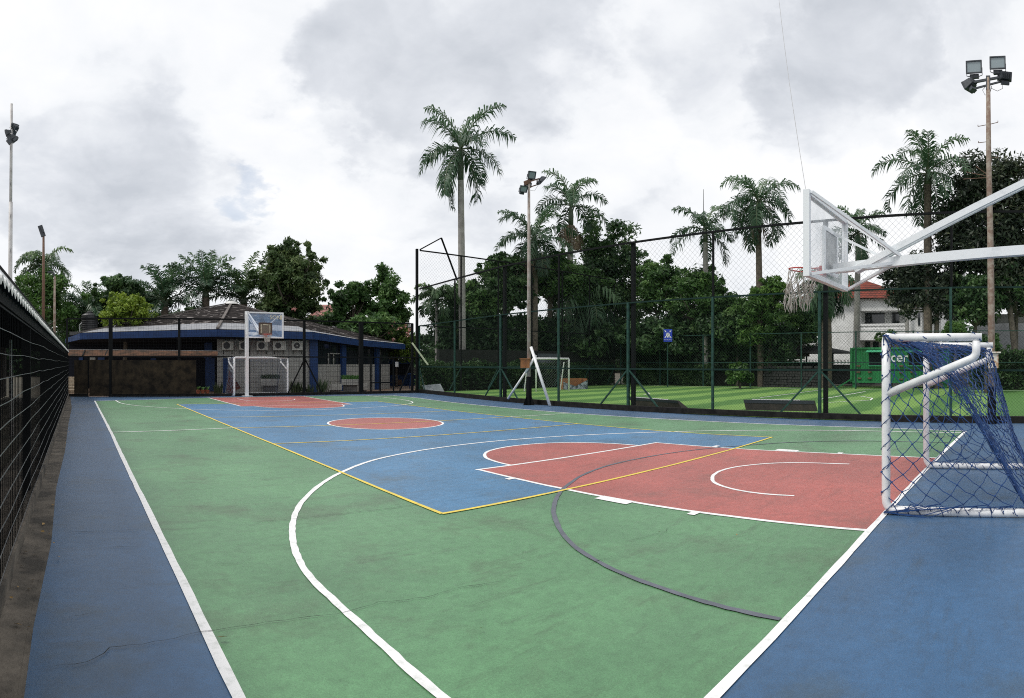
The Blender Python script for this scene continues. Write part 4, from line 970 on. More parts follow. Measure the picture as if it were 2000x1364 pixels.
# air conditioners
m_acgrille = M('condenser_grille', (.045, .045, .05), .6)
m_ac = M('condenser_cream', (.50, .50, .47), .6, (.38, .37, .34), 8)
AL = ['second air conditioner from the right on the tiled wall, just right of the hoop net', 'leftmost of the air conditioners on the tiled wall', 'air conditioner half hidden by the white hoop post', 'air conditioner directly behind the hoop net', 'rightmost air conditioner beside the blue column']
for (a, b), y0, y1, lab in (((434, 456), 667.5, 684, AL[1]), ((467, 488), 667.5, 684, AL[2]), ((501, 523), 667, 684.5, AL[3]), ((532, 557), 667, 684.5, AL[0]), ((569, 592), 667, 684.5, AL[4])):
    p = onseg(WB, WC, (a+b)/2); ac = thing('air_conditioner', (p.x, p.y-.3, zat(p, y1)), lab, 'air conditioner', 'air conditioners under the eaves')
    mb = MB(); c = panel(mb, WB, WC, a, b, y0, y1, .32, .30); mb.build('casing', m_ac, ac)
    q = onseg(WB, WC, a+(b-a)*.42); d = (WC-WB).normalized(); nn = Vector((d.y, -d.x, 0)); z = zat(q, (y0+y1)/2); cc = q+nn*.47+Vector((0, 0, z))
    mb = MB(); N_ = 18; r_ = .19 if a < 530 else .17
    ringv = [cc + d*r_*math.cos(2*math.pi*k/N_) + Vector((0, 0, r_*math.sin(2*math.pi*k/N_))) for k in range(N_)]; mb.add(ringv+[v-nn*.04 for v in ringv], [tuple(range(N_))] + [(k, (k+1) % N_, (k+1) % N_+N_, k+N_) for k in range(N_)]); gr = mb.build('fan_grille', m_acgrille, ac)
    if a > 560: mb = MB(); mb.tube([cc, cc+nn*.03], .04, 8); mb.build('fan_hub', m_ac, gr)
    for k in (-.25, .25): mb = MB(); e = c+d*k; mb.beam((e.x, e.y, zat(p, y1)-.03), tuple(e-nn*.3)[:2]+(zat(p, y1)-.25,), .03); mb.build('bracket', m_black, ac)
# brown awning over the entrance
mb = MB(); a, b = at(132, 683, 33), at(425, 686, 32.4); c, d = at(425, 694, 31.6), at(132, 697, 31.8)
mb.add([a, b, c, d], [(0, 1, 2, 3)]); aw = thing('awning', gnd(280, 32), 'long sagging brown awning in front of the dark veranda', 'awning'); mb.build('roofing', m_awnb, aw)
mb = MB(); mb.beam(a, b, .05); mb.build('rear_rail', m_wire_grey, aw); mb = MB(); mb.beam(d, c, .05); mb.build('front_rail', m_rust, aw)
for px in (166, 210, 252, 295, 340, 378): mb = MB(); mb.beam(at(px, 684.5, 32.6), at(px-5, 695.5, 31.7), .06); mb.build('rib', m_black, aw)
# water tank on the flat roof
tk = thing('water_tank', at(175, 648, 45), 'black ribbed water tank standing above the left end of the blue fascia', 'water tank')
c = at(175, 648, 45); pr_ = []
for k in range(9): z = k*.14; pr_ += [(.60, z), (.62, z+.03), (.62, z+.08), (.60, z+.11)]
mb = MB(); mb.lathe(c, pr_ + [(.55, 1.28), (.3, 1.40), (.22, 1.42)], 24); mb.build('tank', M('tank_plastic', (.035, .037, .042), .5), tk)
mb = MB(); mb.lathe(c+Vector((0, 0, 1.41)), [(.24, 0), (.25, .06), (.18, .10), (.05, .13)], 16); mb.build('lid', M('tank_lid', (.03, .03, .035), .5), tk)
mb = MB(); mb.tube([c+Vector((-.75, -.1, 0)), c+Vector((-.75, -.1, .5)), c+Vector((-.62, -.1, .62))], .05, 6); mb.build('inlet_pipe', m_wpaint, tk)
mb = MB(); p = at(175, 650, 45); mb.box((p.x, p.y, p.z-1.5), (3, 3, 3.0)); tag(mb.build('tank_base', m_conc, at_=(p.x, p.y, 0)), 'grey block base carrying the black water tank', 'tank base')

# planters and pots in front of the clubhouse
def blades(mb, c, n, h, w, seed, spread=.25):
    rg = random.Random(seed)
    for _ in range(n):
        a = rg.uniform(0, 6.3); r0 = rg.uniform(0, w); L_ = h*rg.uniform(.6, 1); b = Vector((c[0]+r0*math.cos(a), c[1]+r0*math.sin(a)*.5, c[2])); t = b+Vector((math.cos(a)*spread*L_, math.sin(a)*spread*L_, L_)); s_ = Vector((-math.sin(a), math.cos(a), 0))*.03
        m_ = (b+t)/2+Vector((0, 0, L_*.08)); mb.add([b-s_*.6, m_-s_, t, m_+s_, b+s_*.6], [(0, 1, 2, 3, 4)])
m_blade = M('sansevieria', (.055, .085, .03), .6, (.02, .04, .018), 9)
m_grassy = M('planter_grass', (.10, .24, .05), .7, (.04, .12, .03), 12)
for k, (a, b, y0, y1, d, veg, lab) in enumerate([(641, 668, 750, 762, 34.2, 0, 'lowest tiled planter box left of the grassy one'), (667, 701, 741, 752, 34.6, 1, 'long tiled planter box topped with bright grass'), (706, 719, 750, 762, 34.4, 0, 'short tiled planter box right of the grassy one'), (510, 546, 740, 753, 33.6, 1, 'tiled planter box seen through the far goal net')]):
    p = thing('planter_box', gnd((a+b)/2, d), lab, 'planter', 'tiled planters by the clubhouse')
    mb = MB(); panel(mb, gnd(a, d), gnd(b, d), a, b, y0, y1, .5); mb.build('box', m_walltile, p)
    mb = MB(); panel(mb, gnd(a, d+.1), gnd(b, d+.1), a+3, b-3, y1-.2, 9999, .3); mb.build('support', m_conc, p)
    if veg:
        mb = MB(); q0, q1 = at(a+2, y0, d), at(b-2, y0, d)
        for i in range(30): e = q0.lerp(q1, i/29); blades(mb, e, 7, .28, .1, i+k*99, .4)
        mb.build('grass', m_grassy if a > 600 else m_blade, p)
for k, (px, d, h, n, lab) in enumerate([(427, 32.6, .75, 24, 'spiky plant clump left of the far goal'), (580, 32.6, .85, 34, 'broad spiky plant clump right of the far goal'), (628, 32.8, .95, 30, 'tall spiky plant clump beside the blue column'), (602, 32.7, .6, 20, 'short spiky clump between the two larger ones')]):
    p = gnd(px, d); mb = MB(); blades(mb, (p.x, p.y, 0), n*2, h, .42, 40+k, .3)
    tag(mb.build('spiky_plant', m_blade, at_=p), lab, 'plant', 'spiky plants behind the far fence')
for k, (px, lab) in enumerate([(387, 'leftmost small terracotta pot'), (396, 'middle small terracotta pot'), (405, 'rightmost small terracotta pot')]):
    p = gnd(px, 32.5); t = thing('plant_pot', p, lab+' at the foot of the dark veranda', 'plant pot', 'small pots by the veranda')
    mb = MB(); mb.lathe(p, [(.08, .0), (.13, .24), (.14, .26), (.11, .26)], 12); mb.build('pot', M('terracotta', (.32, .10, .05), .8), t)
    mb = MB(); blades(mb, (p.x, p.y, .25), 14, .22, .06, 70+k, .6); mb.build('leaves', m_grassy, t)
mb = MB(); a = at(455, 772, 32.3); a.z = .0
mb.add([(a.x-.35, a.y, 0), (a.x-.15, a.y+.1, 1.3), (a.x-.05, a.y, 1.15), (a.x+.45, a.y, .35), (a.x+.15, a.y-.05, .25), (a.x+.1, a.y, 0), (a.x-.35, a.y+.15, 0), (a.x-.15, a.y+.22, 1.3), (a.x-.05, a.y+.2, 1.15), (a.x+.45, a.y+.15, .35), (a.x+.15, a.y+.15, .25), (a.x+.1, a.y+.15, 0)],
       [(0, 1, 2, 3, 4, 5), (11, 10, 9, 8, 7, 6)] + [(i, i+6, (i+1) % 6+6, (i+1) % 6) for i in range(6)])
tag(mb.build('folded_parasol', M('maroon_cloth', (.10, .025, .02), .8), at_=(a.x, a.y, 0)), 'folded maroon cloth leaning on the wall behind the far goal', 'cloth')
mb = MB(); p = at(800, 738, 40); mb.beam((p.x, p.y, 0), (p.x+.1, p.y, 1.0), .05); mb.beam((p.x-.15, p.y, 1.0), (p.x+.25, p.y, 1.0), .1)
tag(mb.build('stand', m_bluep, at_=(p.x, p.y, 0)), 'thin pole stand with a blue top by the gate', 'stand')

# ------------------------------------------------------------------ things around the football field
# field goal
g0 = gnd(1047, 35.2); g1 = gnd(1111, 36.2); fg = thing('football_goal', (g0+g1)/2, 'plain white goal standing on the green turf left of centre', 'goal')
h = 1.98
for p, z in ((g0, h), (g1, h)): mb = MB(); mb.tube([p, p+Vector((0, 0, h-.15)), p+Vector((0, 0, h-.04))], .055, 10); mb.build('post', m_wpaint, fg, smooth=True)
mb = MB(); mb.tube([g0+Vector((0, 0, h)), g1+Vector((0, 0, h))], .06, 10); mb.build('crossbar', m_wpaint, fg, smooth=True)
bk = Vector((.9, .75, 0))
for p in (g0, g1):
    mb = MB(); mb.tube([p+Vector((0, 0, h-.1)), p+bk*.35+Vector((0, 0, h-.1))], .035, 8); mb.build('depth_bar', m_wpaint, fg)
a = gnd(1095, 36.9); mb = MB(); mb.tube([at(1101.5, 708, 36.7), at(1094, 764, 37.2)], .035, 8); mb.build('rear_stay', m_wpaint, fg)
mb = MB(); mb.tube([at(1028, 730, 35.8), at(1024, 765, 36)], .035, 8); mb.build('rear_stay', m_wpaint, fg)
m_netw = M('grey_net_cord', (.22, .25, .25), .7)
mb = MB(); A0, B0 = g0+bk, g1+bk; chainlink(mb, A0, B0, .02, h-.1, .17, .003); mb.build('net', m_netw, fg)
# grey basketball board behind it, beyond the fence
mb = MB(); panel(mb, gnd(1050, 43), gnd(1095, 44), 1050, 1093, 691, 722, .08); tag(mb.build('panel_wall', M('dull_blue_grey', (.10, .12, .14), .7, (.06, .07, .08), 3), at_=gnd(1070, 43)), 'dull blue-grey panel wall behind the small white goal', 'panel')
mb = MB(); mb.tube([at(1093, 692, 42.8), gnd(1093, 42.8)], .06, 8); tag(mb.build('white_post', m_netw, at_=gnd(1093, 42.8)), 'pale post at the right edge of the blue-grey panel', 'post')
# orange lined crate
cr_ = thing('tarp_crate', gnd(1124, 38.5), 'open crate with orange inside and grey patterned cover at the far turf edge', 'crate')
p, q = at(1101, 765, 38.2), at(1148, 764, 39.2); d = (q-p); d.z = 0; u = d.normalized(); nn = Vector((-u.y, u.x, 0))
mb = MB(); p.z = q.z = 0; zc = .72
mb.add([p, q, q+Vector((0, 0, .62)), (p+q)/2+Vector((0, 0, .22)), p+Vector((0, 0, .5))], [(0, 1, 2, 3, 4)]); mb.add([p+nn*.04, q+nn*.04, q+nn*.04+Vector((0, 0, .62)), (p+q)/2+nn*.04+Vector((0, 0, .22)), p+nn*.04+Vector((0, 0, .5))], [(4, 3, 2, 1, 0)])
mb.build('cover', M('patterned_tarp', (.34, .38, .44), .7, (.06, .08, .10), 5, lo=.46, hi=.52), cr_)
mb = MB(); mb.prism([(p+nn*.5).xy, (q+nn*.5).xy, (q+nn*.56).xy, (p+nn*.56).xy], 0, zc); mb.prism([(p+nn*.06).xy, (p+nn*.5).xy, (p+nn*.5+u*.05).xy, (p+nn*.06+u*.05).xy], 0, .6); mb.prism([(q+nn*.06).xy, (q+nn*.5).xy, (q+nn*.5-u*.05).xy, (q+nn*.06-u*.05).xy], 0, .7); mb.build('ply_walls', m_orange, cr_)
# grey board leaning inside the corner
mb = MB(); A, B, C_, D_ = at(825, 753, 34.8), at(860, 750, 34.2), at(869, 768, 33.8), at(829, 767, 34.4); off = Vector((.05, .06, 0))
mb.add([A, B, C_, D_, A+off, B+off, C_+off, D_+off], [(0, 3, 2, 1), (4, 5, 6, 7), (0, 1, 5, 4), (1, 2, 6, 5), (2, 3, 7, 6), (3, 0, 4, 7)])
tag(mb.build('leaning_board', M('weathered_board', (.33, .36, .38), .7, (.22, .25, .27), 4), at_=gnd(845, 34)), 'weathered grey board leaning in the corner behind the tall fence', 'board')
# upturned advertising boards lying behind the fence
for k, (a, b, ya, yb, lab) in enumerate([((1229, 1322), (1236, 1333), (776, 783), (795, 800), 'dark upturned board nearer the middle of the fence'), ((1452, 1590), (1457, 1592), (781, 783), (802, 805), 'dark upturned board with white top edge at the right')]):
    d0, d1 = CH*F/(yb[0]-HY), CH*F/(yb[1]-HY); P0, P1 = gnd(b[0], d0), gnd(b[1], d1); Q0, Q1 = at(a[0], ya[0], d0+.05), at(a[1], ya[1], d1+.05)
    u = (P1-P0).normalized(); nn = Vector((-u.y, u.x, 0)); 
    if nn.x < 0: nn = -nn
    off = nn*.45; bo = thing('barrier_board', (P0+P1)/2, lab, 'barrier board', 'upturned boards behind the fence')
    mb = MB(); mb.add([P0, P1, Q1, Q0, P0+off, P1+off, Q1+off*.3, Q0+off*.3], [(0, 1, 2, 3), (7, 6, 5, 4), (0, 4, 5, 1), (1, 5, 6, 2), (3, 2, 6, 7), (0, 3, 7, 4)]); mb.build('board', M('barrier_dark', (.045, .036, .032), .85, (.02, .018, .018), 5), bo)
    t0, t1 = P0.lerp(Q0, .70)-nn*.012, P1.lerp(Q1, .70)-nn*.012; mb = MB(); mb.add([t0, t1, Q1-nn*.012, Q0-nn*.012], [(0, 1, 2, 3)]); mb.build('upper_band', M('barrier_blue', (.022, .030, .045), .7), bo)
    mb = MB(); mb.beam(Q0.lerp(Q1, .12)+off*.15+Vector((0, 0, .012)), Q1.lerp(Q0, .2)+off*.15+Vector((0, 0, .012)), .06, .02); mb.build('edge_strip', m_wpaint, bo)
# low rear wall
rw = MB(); rw.box((37.8, -4, .8), (.25, 45, 1.6)); tag(rw.build('field_wall', m_conc, at_=(37.8, -4, 0)), 'low grey concrete wall along the rear of the football field', 'wall')
rw = MB(); rw.box((21.5, 16.6, 1.3), (17, .25, 2.6)); tag(rw.build('garden_wall', M('dark_creeper_wall', (.018, .020, .017), .9, (.008, .010, .008), 2), at_=(21.5, 16.6, 0)), 'dark stained garden wall behind the very tall netted fence', 'wall')
# assembly-point sign
sg = thing('assembly_sign', gnd(1304.5, 42.2), 'blue sign with white arrows and people symbol on a thin green post', 'sign'); hd = heading(1304.5)
rs = Matrix.Rotation(-hd, 3, 'Z'); sc_ = at(1304.5, 655.5, 42.0); m_signb = M('sign_blue', (.012, .05, .50), .45, (.01, .045, .44), 3)
def S(x, y, z): return sc_ + rs @ Vector((x, y, z))
mb = MB(); mb.box(sc_, (.60, .04, .88), -hd); pl = mb.build('sign_plate', m_signb, sg)
mb = MB(); mb.tube([gnd(1304, 42.2), S(-.03, .1, -.3)], .05, 8); mb.build('post', m_fgreen, sg)
mb = MB()
def disc(mb, x, z, r, n=14): vs = [S(x+r*math.cos(2*math.pi*k/n), -.026, z+r*math.sin(2*math.pi*k/n)) for k in range(n)]; mb.add(vs, [tuple(range(n))])
def poly2(mb, pts): mb.add([S(x, -.026, z) for x, z in pts], [tuple(range(len(pts)))])
for sx in (-1, 1):
    for sz in (-1, 1):
        cx, cz = sx*.175, .09+sz*.205; mb = MB()
        poly2(mb, [(cx-sx*.055, cz-sz*.055), (cx-sx*.055, cz+sz*.035), (cx-sx*.025, cz+sz*.02), (cx+sx*.04, cz+sz*.07), (cx+sx*.07, cz+sz*.04), (cx+sx*.02, cz-sz*.02), (cx+sx*.035, cz-sz*.055)]); mb.build('arrow', m_wpaint, pl)
mb = MB()
for x, z, k in ((0, .20, 1.), (-.085, .15, 1.), (.085, .15, 1.), (0, .09, 1.15), (-.05, .04, 0), (.05, .04, 0)):
    if k:
        disc(mb, x, z, .028*k); poly2(mb, [(x-.045*k, z-.04*k), (x+.045*k, z-.04*k), (x+.05*k, z-.15*k), (x+.03*k, z-.21*k), (x-.03*k, z-.21*k), (x-.05*k, z-.15*k)])
mb.build('people_symbol', m_wpaint, pl)
def text_mesh(body, size, mat, parent, M4, name='lettering', extrude=.004, font_shear=0., bold=0.):
    cu = bpy.data.curves.new(name, 'FONT'); cu.body = body; cu.size = size; cu.extrude = extrude; cu.align_x = 'CENTER'; cu.shear = font_shear; cu.offset = bold
    tmp = bpy.data.objects.new('tmp', cu); C.objects.link(tmp); bpy.context.view_layer.update()
    me = bpy.data.meshes.new_from_object(tmp.evaluated_get(bpy.context.evaluated_depsgraph_get())); bpy.data.objects.remove(tmp)
    me.name = name; me.materials.clear(); me.materials.append(mat)
    off = Vector((0, 0, 0)); p = parent
    while p is not None: off += p.location; p = p.parent
    me.transform(Matrix.Translation(-off) @ M4); o = bpy.data.objects.new(name, me); C.objects.link(o); o.parent = parent; return o
UP = Matrix.Rotation(R(90), 4, 'X')
text_mesh('Assembly Point', .085, m_wpaint, pl, Matrix.Translation(S(0, -.026, -.33)) @ Matrix.Rotation(-hd, 4, 'Z') @ UP)

# green container kiosk
CXF = 31.5
def cf(px, y, X=CXF):
    h = heading(px); d = (X-CX)/math.sin(h); return Vector((X, CY+d*math.cos(h), CH+(HY-y)/F*d))
ct = thing('container_kiosk', cf(1755, 762), 'bright green container kiosk with two dark windows and white lettering', 'kiosk')
a, b = cf(1663, 681), cf(1852, 681); z1, z0 = a.z, .42
mb = MB(); n = 110
for i in range(n):                                 # corrugated front
    y = a.y+(b.y-a.y)*i/n; yn = a.y+(b.y-a.y)*(i+1)/n; x = CXF + (.035 if i % 4 in (1, 2) else 0); xn = CXF + (.035 if (i+1) % 4 in (1, 2) else 0)
    mb.add([(x, y, z0), (xn, yn, z0), (xn, yn, z1), (x, y, z1)], [(0, 1, 2, 3)])
mb.box((CXF+1.25, (a.y+b.y)/2, (z0+z1)/2), (2.4, abs(b.y-a.y), z1-z0)); body = mb.build('body', m_contg, ct)
mb = MB()
for y in (a.y, b.y): mb.box((CXF-.0, y, (z0+z1)/2), (.16, .16, z1-z0+.06))
for z in (z0, z1): mb.box((CXF+.0, (a.y+b.y)/2, z), (.14, abs(b.y-a.y)-.16, .13))
mb.build('frame', m_contg, ct)
for px0, px1 in ((1698, 1725), (1775, 1802)):
    p, q = cf(px0, 688), cf(px1, 714); mb = MB(); mb.box((CXF-.03, (p.y+q.y)/2, (p.z+q.z)/2), (.05, abs(p.y-q.y), p.z-q.z)); w_ = mb.build('window', m_dark, ct)
    mb = MB(); mb.box((CXF-.05, (p.y+q.y)/2, q.z-.03), (.16, abs(p.y-q.y)+.1, .06)); mb.build('sill', m_contl, w_)
    p, q = cf(px0-4, 683.5), cf(px1+1, 688); mb = MB(); mb.add([(CXF-.02, p.y, p.z), (CXF-.02, q.y, p.z), (CXF-.5, q.y, q.z), (CXF-.5, p.y, q.z)], [(0, 1, 2, 3)]); mb.add([(CXF-.02, p.y, p.z-.03), (CXF-.02, q.y, p.z-.03), (CXF-.5, q.y, q.z-.03), (CXF-.5, p.y, q.z-.03)], [(0, 3, 2, 1)]); mb.build('awning', m_contl, ct)
c = cf(1751, 703); text_mesh('acer', .92, m_wpaint, body, Matrix.Translation((CXF-.03, c.y, c.z-.13)) @ Matrix.Rotation(R(-90), 4, 'Z') @ UP, bold=.012)
for k, (px, y) in enumerate([(1677, 715), (1677, 727), (1679, 739), (1699, 727), (1699, 739), (1735, 728), (1735, 741), (1760, 715), (1760, 728), (1760, 741), (1782, 727), (1782, 740)]):
    p = cf(px, y); mb = MB(); mb.box((CXF-.04, p.y, p.z), (.10, .26, .09)); mb.build('shelf_pot', m_rust, ct)
for px in (1668, 1760, 1845):
    p = cf(px, 757); mb = MB(); mb.box((CXF+.15, p.y, .21), (.25, .25, .42)); mb.build('support', m_contg, ct)
mb = MB(); mb.beam((CXF-.1, cf(1664, 0).y, .62), (CXF-.8, cf(1656, 0).y+.5, .05), .08); mb.build('ramp_leg', m_contg, ct)

# shelter left of the kiosk
shx = 33.0
def sf(px, y, X=shx): return cf(px, y, X)
sh = thing('shelter', sf(1560, 756), 'dark open shelter with low sloping roof left of the green kiosk', 'shelter')
e0, e1, e2 = sf(1478, 690), sf(1600, 690), sf(1643, 689.5); r0, r1 = sf(1490, 676, shx+2.2), sf(1600, 675, shx+2.2)
mb = MB(); mb.add([(shx-.6, sf(1476, 0, shx-.6).y, e0.z), (shx-.6, e2.y-.4, e2.z-.02), (shx+1.8, r1.y, r1.z), (shx+1.8, r0.y, r0.z), (shx+4.4, e2.y-.4, e2.z), (shx+4.4, e0.y, e2.z)], [(0, 1, 2, 3), (1, 4, 2), (3, 2, 4, 5), (0, 3, 5)]); mb.build('roof', M('shelter_roof', (.025, .025, .028), .9, (.012, .012, .012), 4, spec=.1), sh)
for px in (1482, 1531, 1578, 1613, 1629): p = sf(px, 0); mb = MB(); mb.box((shx-.3, p.y, e1.z/2), (.10, .10, e1.z)); mb.build('post', m_black, sh)
mb = MB(); mb.box((shx+2.5, (e0.y+sf(1590, 0).y)/2, .9), (.2, abs(e0.y-sf(1590, 0).y), 1.8)); mb.build('rear_counter', m_dark, sh)
for k, (a_, b_, y0, y1, lab) in enumerate([(1555, 1582, 691, 697, 'brown menu board hanging in the dark shelter'), (1536, 1544, 683, 688, 'small pale sign under the shelter roof')]):
    p, q = sf(a_, y0), sf(b_, y1); mb = MB(); mb.box((shx-.1, (p.y+q.y)/2, (p.z+q.z)/2), (.04, abs(p.y-q.y), p.z-q.z)); tag(mb.build('hanging_board', m_awnb if k == 0 else m_wpaint, at_=(shx-.1, p.y, p.z)), lab, 'sign')
bs = thing('brick_stack', sf(1535, 757, shx-2.4), 'dark stack of hollow blocks piled under the front of the shelter', 'stack'); mb = MB(); rg = random.Random(4)
ya, yb = sf(1492, 0, shx-2.4).y, sf(1606, 0, shx-2.4).y
nx = 22
for i in range(nx):
    for j in range(8):
        if rg.random() < .09 and j > 5: continue
        mb.box((shx-2.4+rg.uniform(-.05, .05), ya+(yb-ya)*(i+.5+.25*(j % 2))/nx, .10+.19*j), (.3, abs(yb-ya)/nx*.88, .16), rg.uniform(-.05, .05))
mb.build('hollow_blocks', M('dirty_blocks', (.055, .055, .055), .9, (.025, .025, .025), 9), bs)

# white balustrade wall segments behind
for k, (a_, b_, lab) in enumerate([(1396, 1448, 'white balustrade wall left of the shelter under the trees'), (1500, 1600, 'white balustrade wall glimpsed through the shelter'), (1622, 1664, 'pale balustrade wall between shelter and green kiosk')]):
    X = 44.; p, q = cf(a_, 703, X), cf(b_, 713, X); t = thing('balustrade_wall', ((X), (p.y+q.y)/2, 0), lab, 'wall', 'white balustrade walls at the rear')
    mb = MB(); mb.box((X, (p.y+q.y)/2, (q.z)/2), (.25, abs(p.y-q.y), q.z)); mb.build('base_wall', m_conc, t)
    mb = MB(); mb.box((X, (p.y+q.y)/2, p.z), (.3, abs(p.y-q.y), .12)); mb.build('coping', m_house, t)
    n = int(abs(p.y-q.y)/.32)
    mb = MB()
    for i in range(n+1): y = p.y+(q.y-p.y)*i/n; mb.lathe((X, y, q.z), [(.09, 0), (.06, .08), (.11, .25), (.07, .42), (.09, p.z-q.z-.05)], 6)
    mb.build('balusters', m_house, t)['kind'] = 'stuff'
    for y in (p.y, q.y): mb = MB(); mb.box((X, y, (p.z+.15)/2), (.4, .4, p.z+.15)); mb.build('pier', m_house, t)

# white house with red tiled roof
HX = 52.
def hf(px, y, X=HX): return cf(px, y, X)
hs = thing('white_house', hf(1700, 760), 'white two-storey house with red tiled roof and balcony behind the right of the fence', 'house')
zE = hf(1700, 584).z
yl_, yr_ = hf(1572, 0).y, hf(1835, 0).y
def hbox(px0, px1, y0, y1, X, th, mat, name, par=None):
    p, q = cf(px0, y0, X), cf(px1, y1, X); z0 = 0 if y1 >= 9999 else q.z
    mb = MB(); mb.box((X+th/2, (p.y+q.y)/2, (p.z+z0)/2), (th, abs(p.y-q.y), p.z-z0)); return mb.build(name, mat, par or hs)
hbox(1572, 1680, 584, 9999, HX, 9, m_house, 'left_wing')
hbox(1680, 1768, 604, 9999, HX+2.2, 6.8, m_house, 'recessed_wall')
hbox(1768, 1800, 590, 9999, HX+.3, 8.5, m_house, 'right_wing')
hbox(1800, 1838, 600, 9999, HX+1.8, 7, m_house, 'side_wing')
hbox(1680, 1768, 584, 606, HX-.3, 2.6, m_house, 'balcony_head')
hbox(1679, 1770, 648, 664, HX-.5, 2.8, m_house, 'balcony_slab')
hbox(1800, 1826, 600, 604, HX+.9, 1., m_house, 'lintel')
for a_, b_ in ((1668, 1679), (1768, 1775)):
    p, q = cf(a_, 0, HX-.6), cf(b_, 0, HX-.6); mb = MB(); mb.lathe((HX-.5, (p.y+q.y)/2, 0), [(abs(p.y-q.y)/2, 0), (abs(p.y-q.y)/2, zE-.2)], 16); mb.build('column', M('grey_column', (.33, .33, .30), .8, (.24, .24, .22), 2), hs)
for a_, b_, y0, y1 in ((1681, 1727, 609, 634), (1742, 1756, 609, 632), (1683, 1699, 668, 690), (1705, 1716, 668, 690), (1793, 1797, 612, 636), (1806, 1813, 611, 640)):
    w_ = hbox(a_, b_, y0, y1, HX+2.1 if a_ < 1790 else (HX+.22 if a_ < 1800 else HX+1.7), .06, m_pane, 'window')
hbox(1680, 1768, 633, 636, HX-.45, .2, m_house, 'balustrade_rail')
mb = MB(); p, q = cf(1681, 635, HX-.4), cf(1767, 648, HX-.4); n = 34
for i in range(n+1): mb.lathe((HX-.35, p.y+(q.y-p.y)*i/n, q.z-.02), [(.06, 0), (.05, .1), (.10, .3), (.05, .5), (.06, p.z-q.z)], 6)
mb.build('balusters', m_house, hs)['kind'] = 'stuff'
ap = cf(1690, 548, HX+6); ap2 = cf(1655, 548, HX+6); ev = [cf(1555, 583, HX-.9), cf(1795, 583, HX-.9), cf(1795, 583, HX-.9)+Vector((12, 0, 0)), cf(1555, 583, HX-.9)+Vector((12, 0, 0))]
mb = MB(); mb.add([ap, ap2] + ev, [(1, 2, 3, 0), (0, 3, 4), (1, 0, 4, 5), (2, 1, 5)]); mb.build('roof', m_redroof, hs)
ap = cf(1800, 582, HX+5); ev = [cf(1768, 597, HX), cf(1842, 600, HX), cf(1842, 600, HX)+Vector((10, 0, 0)), cf(1768, 597, HX)+Vector((10, 0, 0))]; mb = MB(); mb.add([ap] + ev, [(0, 1, 2), (0, 2, 3), (0, 3, 4), (0, 4, 1)]); mb.build('lower_roof', m_redroof, hs)

# grey shed at the far right
GX = 37.
gs = thing('grey_shed', cf(1965, 760, GX), 'grey shed with corrugated lower wall behind the right mast', 'shed')
hb = lambda a_, b_, y0, y1, X, th, mat, name: hbox(a_, b_, y0, y1, X, th, mat, name, gs)
hb(1912, 2060, 614, 9999, GX+1, 5, m_conc, 'upper_wall')
p, q = cf(1904, 632, GX+1), cf(2060, 632, GX+1); r, s_ = cf(2060, 690, GX-1), cf(1900, 690, GX-1); mb = MB(); mb.add([p, q, r, s_], [(0, 1, 2, 3)]); mb.build('sheet_roof', M('grey_sheets', (.20, .21, .22), .7, (.13, .135, .14), 1.), gs)
# small pieces of other houses between the trees
for nm, px, py0, py1, w_, d, roofm, lab, pk in (('tiled_house', 655, 607, 622, 64, 62, m_pinkroof, 'faded pink tiled roof peeping out behind the large tree', 603), ('rear_house', 803, 622, 640, 30, 75, m_conc, 'pale house corner with grey roof right of the leafy tree', 612)):
    p = at(px, py0, d); t = thing(nm, (p.x, p.y, 0), lab, 'house'); hd2 = -heading(px)
    ww = w_/F*d; z0 = zat(p, py1); zr = zat(p, pk)
    mb = MB(); mb.box((p.x, p.y+2.2, z0/2), (ww, 4, z0), hd2); mb.build('walls', m_house, t)
    rt = Matrix.Rotation(hd2, 3, 'Z'); c = Vector((p.x, p.y+2.2, 0)); V_ = lambda x, y, z: c + rt @ Vector((x, y, 0)) + Vector((0, 0, z))
    mb = MB(); mb.add([V_(-ww*.62, -2.6, z0), V_(ww*.62, -2.6, z0), V_(ww*.62, 2.6, z0), V_(-ww*.62, 2.6, z0), V_(-ww*.2, 0, zr+.6), V_(ww*.1, 0, zr+.6)], [(0, 1, 5, 4), (1, 2, 5), (2, 3, 4, 5), (3, 0, 4)]); mb.build('roof', roofm, t)

# ------------------------------------------------------------------ vegetation
L_dark = leaf_mat('leaf_dark', (.016, .042, .018), (.052, .112, .040), (.125, .215, .070), .35)
L_mid = leaf_mat('leaf_mid', (.024, .060, .020), (.074, .160, .045), (.160, .280, .075), .35)
L_olive = leaf_mat('leaf_olive', (.024, .048, .017), (.080, .138, .046), (.185, .240, .090), .35)
L_yell = leaf_mat('leaf_yellow_green', (.050, .100, .014), (.170, .260, .028), (.310, .400, .050), .32)
L_fresh = leaf_mat('leaf_fresh', (.024, .065, .015), (.075, .165, .034), (.165, .290, .060), .32)
L_purple = leaf_mat('leaf_purple_dark', (.012, .020, .014), (.036, .056, .034), (.085, .100, .052), .3)
L_palm = leaf_mat('leaf_palm', (.018, .048, .026), (.052, .115, .056), (.125, .215, .095), .3, .42)
L_palmf = leaf_mat('leaf_palm_fresh', (.022, .055, .025), (.065, .130, .048), (.170, .270, .080), .28, .42)
L_deadp = leaf_mat('leaf_palm_dead', (.06, .045, .028), (.13, .10, .065), (.20, .16, .11), .1, .8)
L_flower = leaf_mat('flower_pink', (.45, .16, .14), (.60, .30, .27), (.75, .50, .45), .2, .6)

